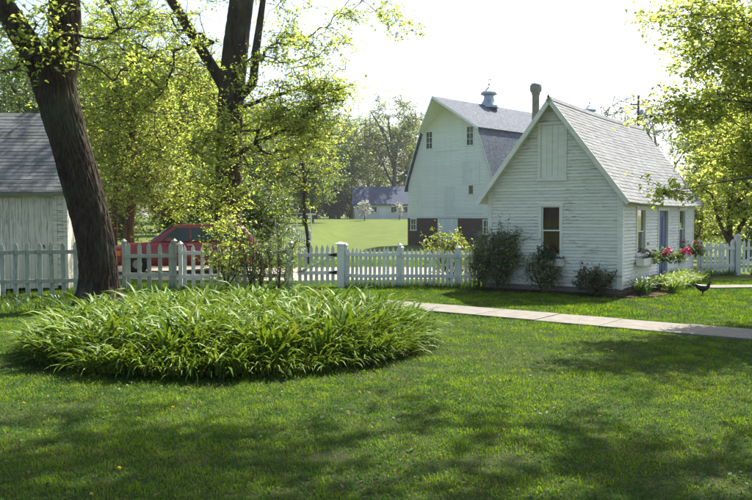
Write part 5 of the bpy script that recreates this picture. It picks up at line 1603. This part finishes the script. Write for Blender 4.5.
# ------------------------------------------------------------------ lawn grass
def grass(name, label, xr, yr, density, h, w, seed, extra=1.0, segs=2, skip=None, bend=.55):
    r = np.random.default_rng(seed)
    A = (xr[1] - xr[0]) * (yr[1] - yr[0]); n = int(A * density)
    x = r.uniform(xr[0], xr[1], n); y = r.uniform(yr[0], yr[1], n)
    keep = (np.abs(x) < .53 * y + 2.2) & ~on_path(x, y, -.015) & ~in_bed(x, y, .86) & ~in_border(x, y)
    keep &= np.hypot(x + 5.72, y - T1Y) > .52
    d = vnoise(x, y, .9, 3) * .6 + vnoise(x, y, 2.7, 4) * .4
    bare = np.maximum(0, 1 - np.hypot((x - .95) / .55, (y - 6.05) / .28)) + .8 * np.maximum(0, 1 - np.hypot((x + .35) / .4, (y - 6.2) / .22))
    keep &= r.random(n) > np.clip(.62 - d * .9, 0, .5) + np.clip(bare * 1.3, 0, .72)
    x, y, d = x[keep], y[keep], d[keep]; n = len(x)
    z = gz(x, y)
    tuft = vnoise(x, y, 5.5, 5)
    H = h * r.uniform(.45, 1.25, n) * (.5 + .5 * d + .9 * np.clip(tuft - .55, 0, 1) * 2.2 * r.random(n))
    W = w * r.uniform(.7, 1.3, n)
    az = r.uniform(0, 2 * np.pi, n); bn = bend * r.uniform(.2, 1.5, n)
    fx_, fy_ = np.cos(az), np.sin(az); sx, sy = -fy_, fx_
    b0 = np.stack([x - sx * W / 2, y - sy * W / 2, z], 1); b1 = np.stack([x + sx * W / 2, y + sy * W / 2, z], 1)
    mx_ = H * bn * .35; mz = H * .62
    m0 = np.stack([x + fx_ * mx_ - sx * W * .4, y + fy_ * mx_ - sy * W * .4, z + mz], 1); m1 = np.stack([x + fx_ * mx_ + sx * W * .4, y + fy_ * mx_ + sy * W * .4, z + mz], 1)
    tp = np.stack([x + fx_ * H * bn, y + fy_ * H * bn, z + H * (1 - .25 * bn)], 1)
    V = np.stack([b0, b1, m0, m1, tp], 1).reshape(-1, 3)
    B = (np.arange(n) * 5)[:, None]
    F = np.concatenate([B + np.array([[0, 1, 3]]), B + np.array([[0, 3, 2]]), B + np.array([[2, 3, 4]])], 1).reshape(-1, 3)
    c1 = np.array([.028, .085, .008]); c2 = np.array([.135, .215, .016]); c3 = np.array([.16, .155, .06])
    k = np.clip(r.normal(.42, .26, n) + (d - .5) * .8 + (tuft - .5) * 1.1, 0, 1)[:, None]
    c = c1 * (1 - k) + c2 * k
    dry = (r.random(n) < .03 + .12 * (vnoise(x, y, 1.6, 9) > .66))[:, None]
    c = np.where(dry, c3 * r.uniform(.7, 1.2, (n, 1)), c)
    nv = 5
    if segs == 1:      # farther off a blade is one triangle
        V = np.stack([b0, b1, tp], 1).reshape(-1, 3); F = np.arange(n * 3).reshape(-1, 3); nv = 3
    o = np_obj(name, V, F, M['grass'], None, colors=np.repeat(c, nv, 0))
    return tag(o, label, 'grass', kind='stuff')
grass('lawn_grass', 'short mown grass of the near lawn', (-8, 8), (3.4, 9.0), 4700, .042, .0054, 1, bend=.8)
grass('lawn_grass', 'mown grass around the daylily bed and the path', (-11, 11), (9.0, 14.5), 2900, .048, .0100, 2, bend=.8, segs=1)
grass('lawn_grass', 'mown grass between the path and the fences', (-13, 14), (14.5, 23.0), 1500, .055, .018, 3, segs=1)
grass('meadow_grass', 'rougher grass beyond the picket fence', (-12, 8), (30.5, 46), 130, .14, .035, 4, segs=1)

# clover and small broad weeds in the lawn
r = np.random.default_rng(31)
n = 15000
x = r.uniform(-7, 7, n); y = 4.0 + 12 * r.random(n) ** 1.3
keep = (np.abs(x) < .53 * y + 1.5) & ~on_path(x, y, .02) & ~in_bed(x, y, .98) & (vnoise(x, y, 1.3, 14) + .5 * vnoise(x, y, 4.0, 15) > .78)
x, y = x[keep], y[keep]
P = np.stack([x, y, gz(x, y) + r.uniform(.012, .05, len(x))], 1)
V_, F_ = leaf_geo(P, .034, r, 1.6, .85, .1)
col = np.array([.04, .10, .018]) * r.uniform(.6, 1.4, (len(P), 1))
o = np_obj('clover', V_, F_, M['grass'], None, colors=np.repeat(col, 4, 0)); tag(o, 'scattered clover leaves growing through the lawn', 'clover', kind='stuff')
# dry fallen leaves and twigs
n = 320
x = r.uniform(-7, 7, n); y = 4.2 + 10 * r.random(n)
keep = (np.abs(x) < .53 * y + 1.0) & ~in_bed(x, y, 1.02)
x, y = x[keep], y[keep]
P = np.stack([x, y, gz(x, y) + r.uniform(.02, .045, len(x))], 1)
V_, F_ = leaf_geo(P, .045, r, 2.0, .6, .15)
col = np.array([.17, .12, .075]) * r.uniform(.5, 1.5, (len(P), 1))
o = np_obj('leaf_litter', V_, F_, M['grass'], None, colors=np.repeat(col, 4, 0)); tag(o, 'dry brown leaf scraps lying in the lawn', 'leaf litter', kind='stuff')
# dandelions
dm = MB(); 
dv = r.normal(size=(40, 3)); dv /= np.linalg.norm(dv, axis=1, keepdims=True); dv[:, 2] = np.abs(dv[:, 2]) * .5
V_, F_ = leaf_geo(dv * .005, .014, r, .8, .4)
head = np_mesh('flower_head', V_, F_, M['dandelion'])
stem = MB().tube([(0, 0, -.06), (0, 0, 0)], .0025, 5).mesh('stalk', M['leaf_green'])
k = 0
while k < 12:
    x = r.uniform(-5, 1.2); y = r.uniform(5.2, 8.6)
    if abs(x) > .46 * y: continue
    d = empty('dandelion', (x, y, 0), 0, 'yellow dandelion flower in the mown grass', 'dandelion', 'dandelions in the lawn')
    s = r.uniform(.8, 1.2)
    inst('flower_head', head, d, (0, 0, .058), (r.normal() * .2, r.normal() * .2, 0), (s, s, s)); inst('stalk', stem, d, (0, 0, .058))
    k += 1
# ------------------------------------------------------------------ thin summer haze
hz = MB().box(-950, 950, -220, 1520, -2.4, 34.0).build('haze', M['ground'])
hm_, nt, out = new_mat('haze_air')
pv = N(nt, 'ShaderNodeVolumePrincipled')
pv.inputs['Color'].default_value = (0.92, 0.95, 1.0, 1)
pv.inputs['Density'].default_value = HAZE
pv.inputs['Anisotropy'].default_value = 0.45
nt.links.new(pv.outputs[0], out.inputs['Volume'])
hz.data.materials.clear(); hz.data.materials.append(hm_)
tag(hz, 'thin pale haze in the air over the farmyard', 'haze', kind='stuff')
print('OBJECTS', len(bpy.data.objects), 'TRIS', sum(len(o.data.polygons) for o in bpy.data.objects if o.type == 'MESH'))
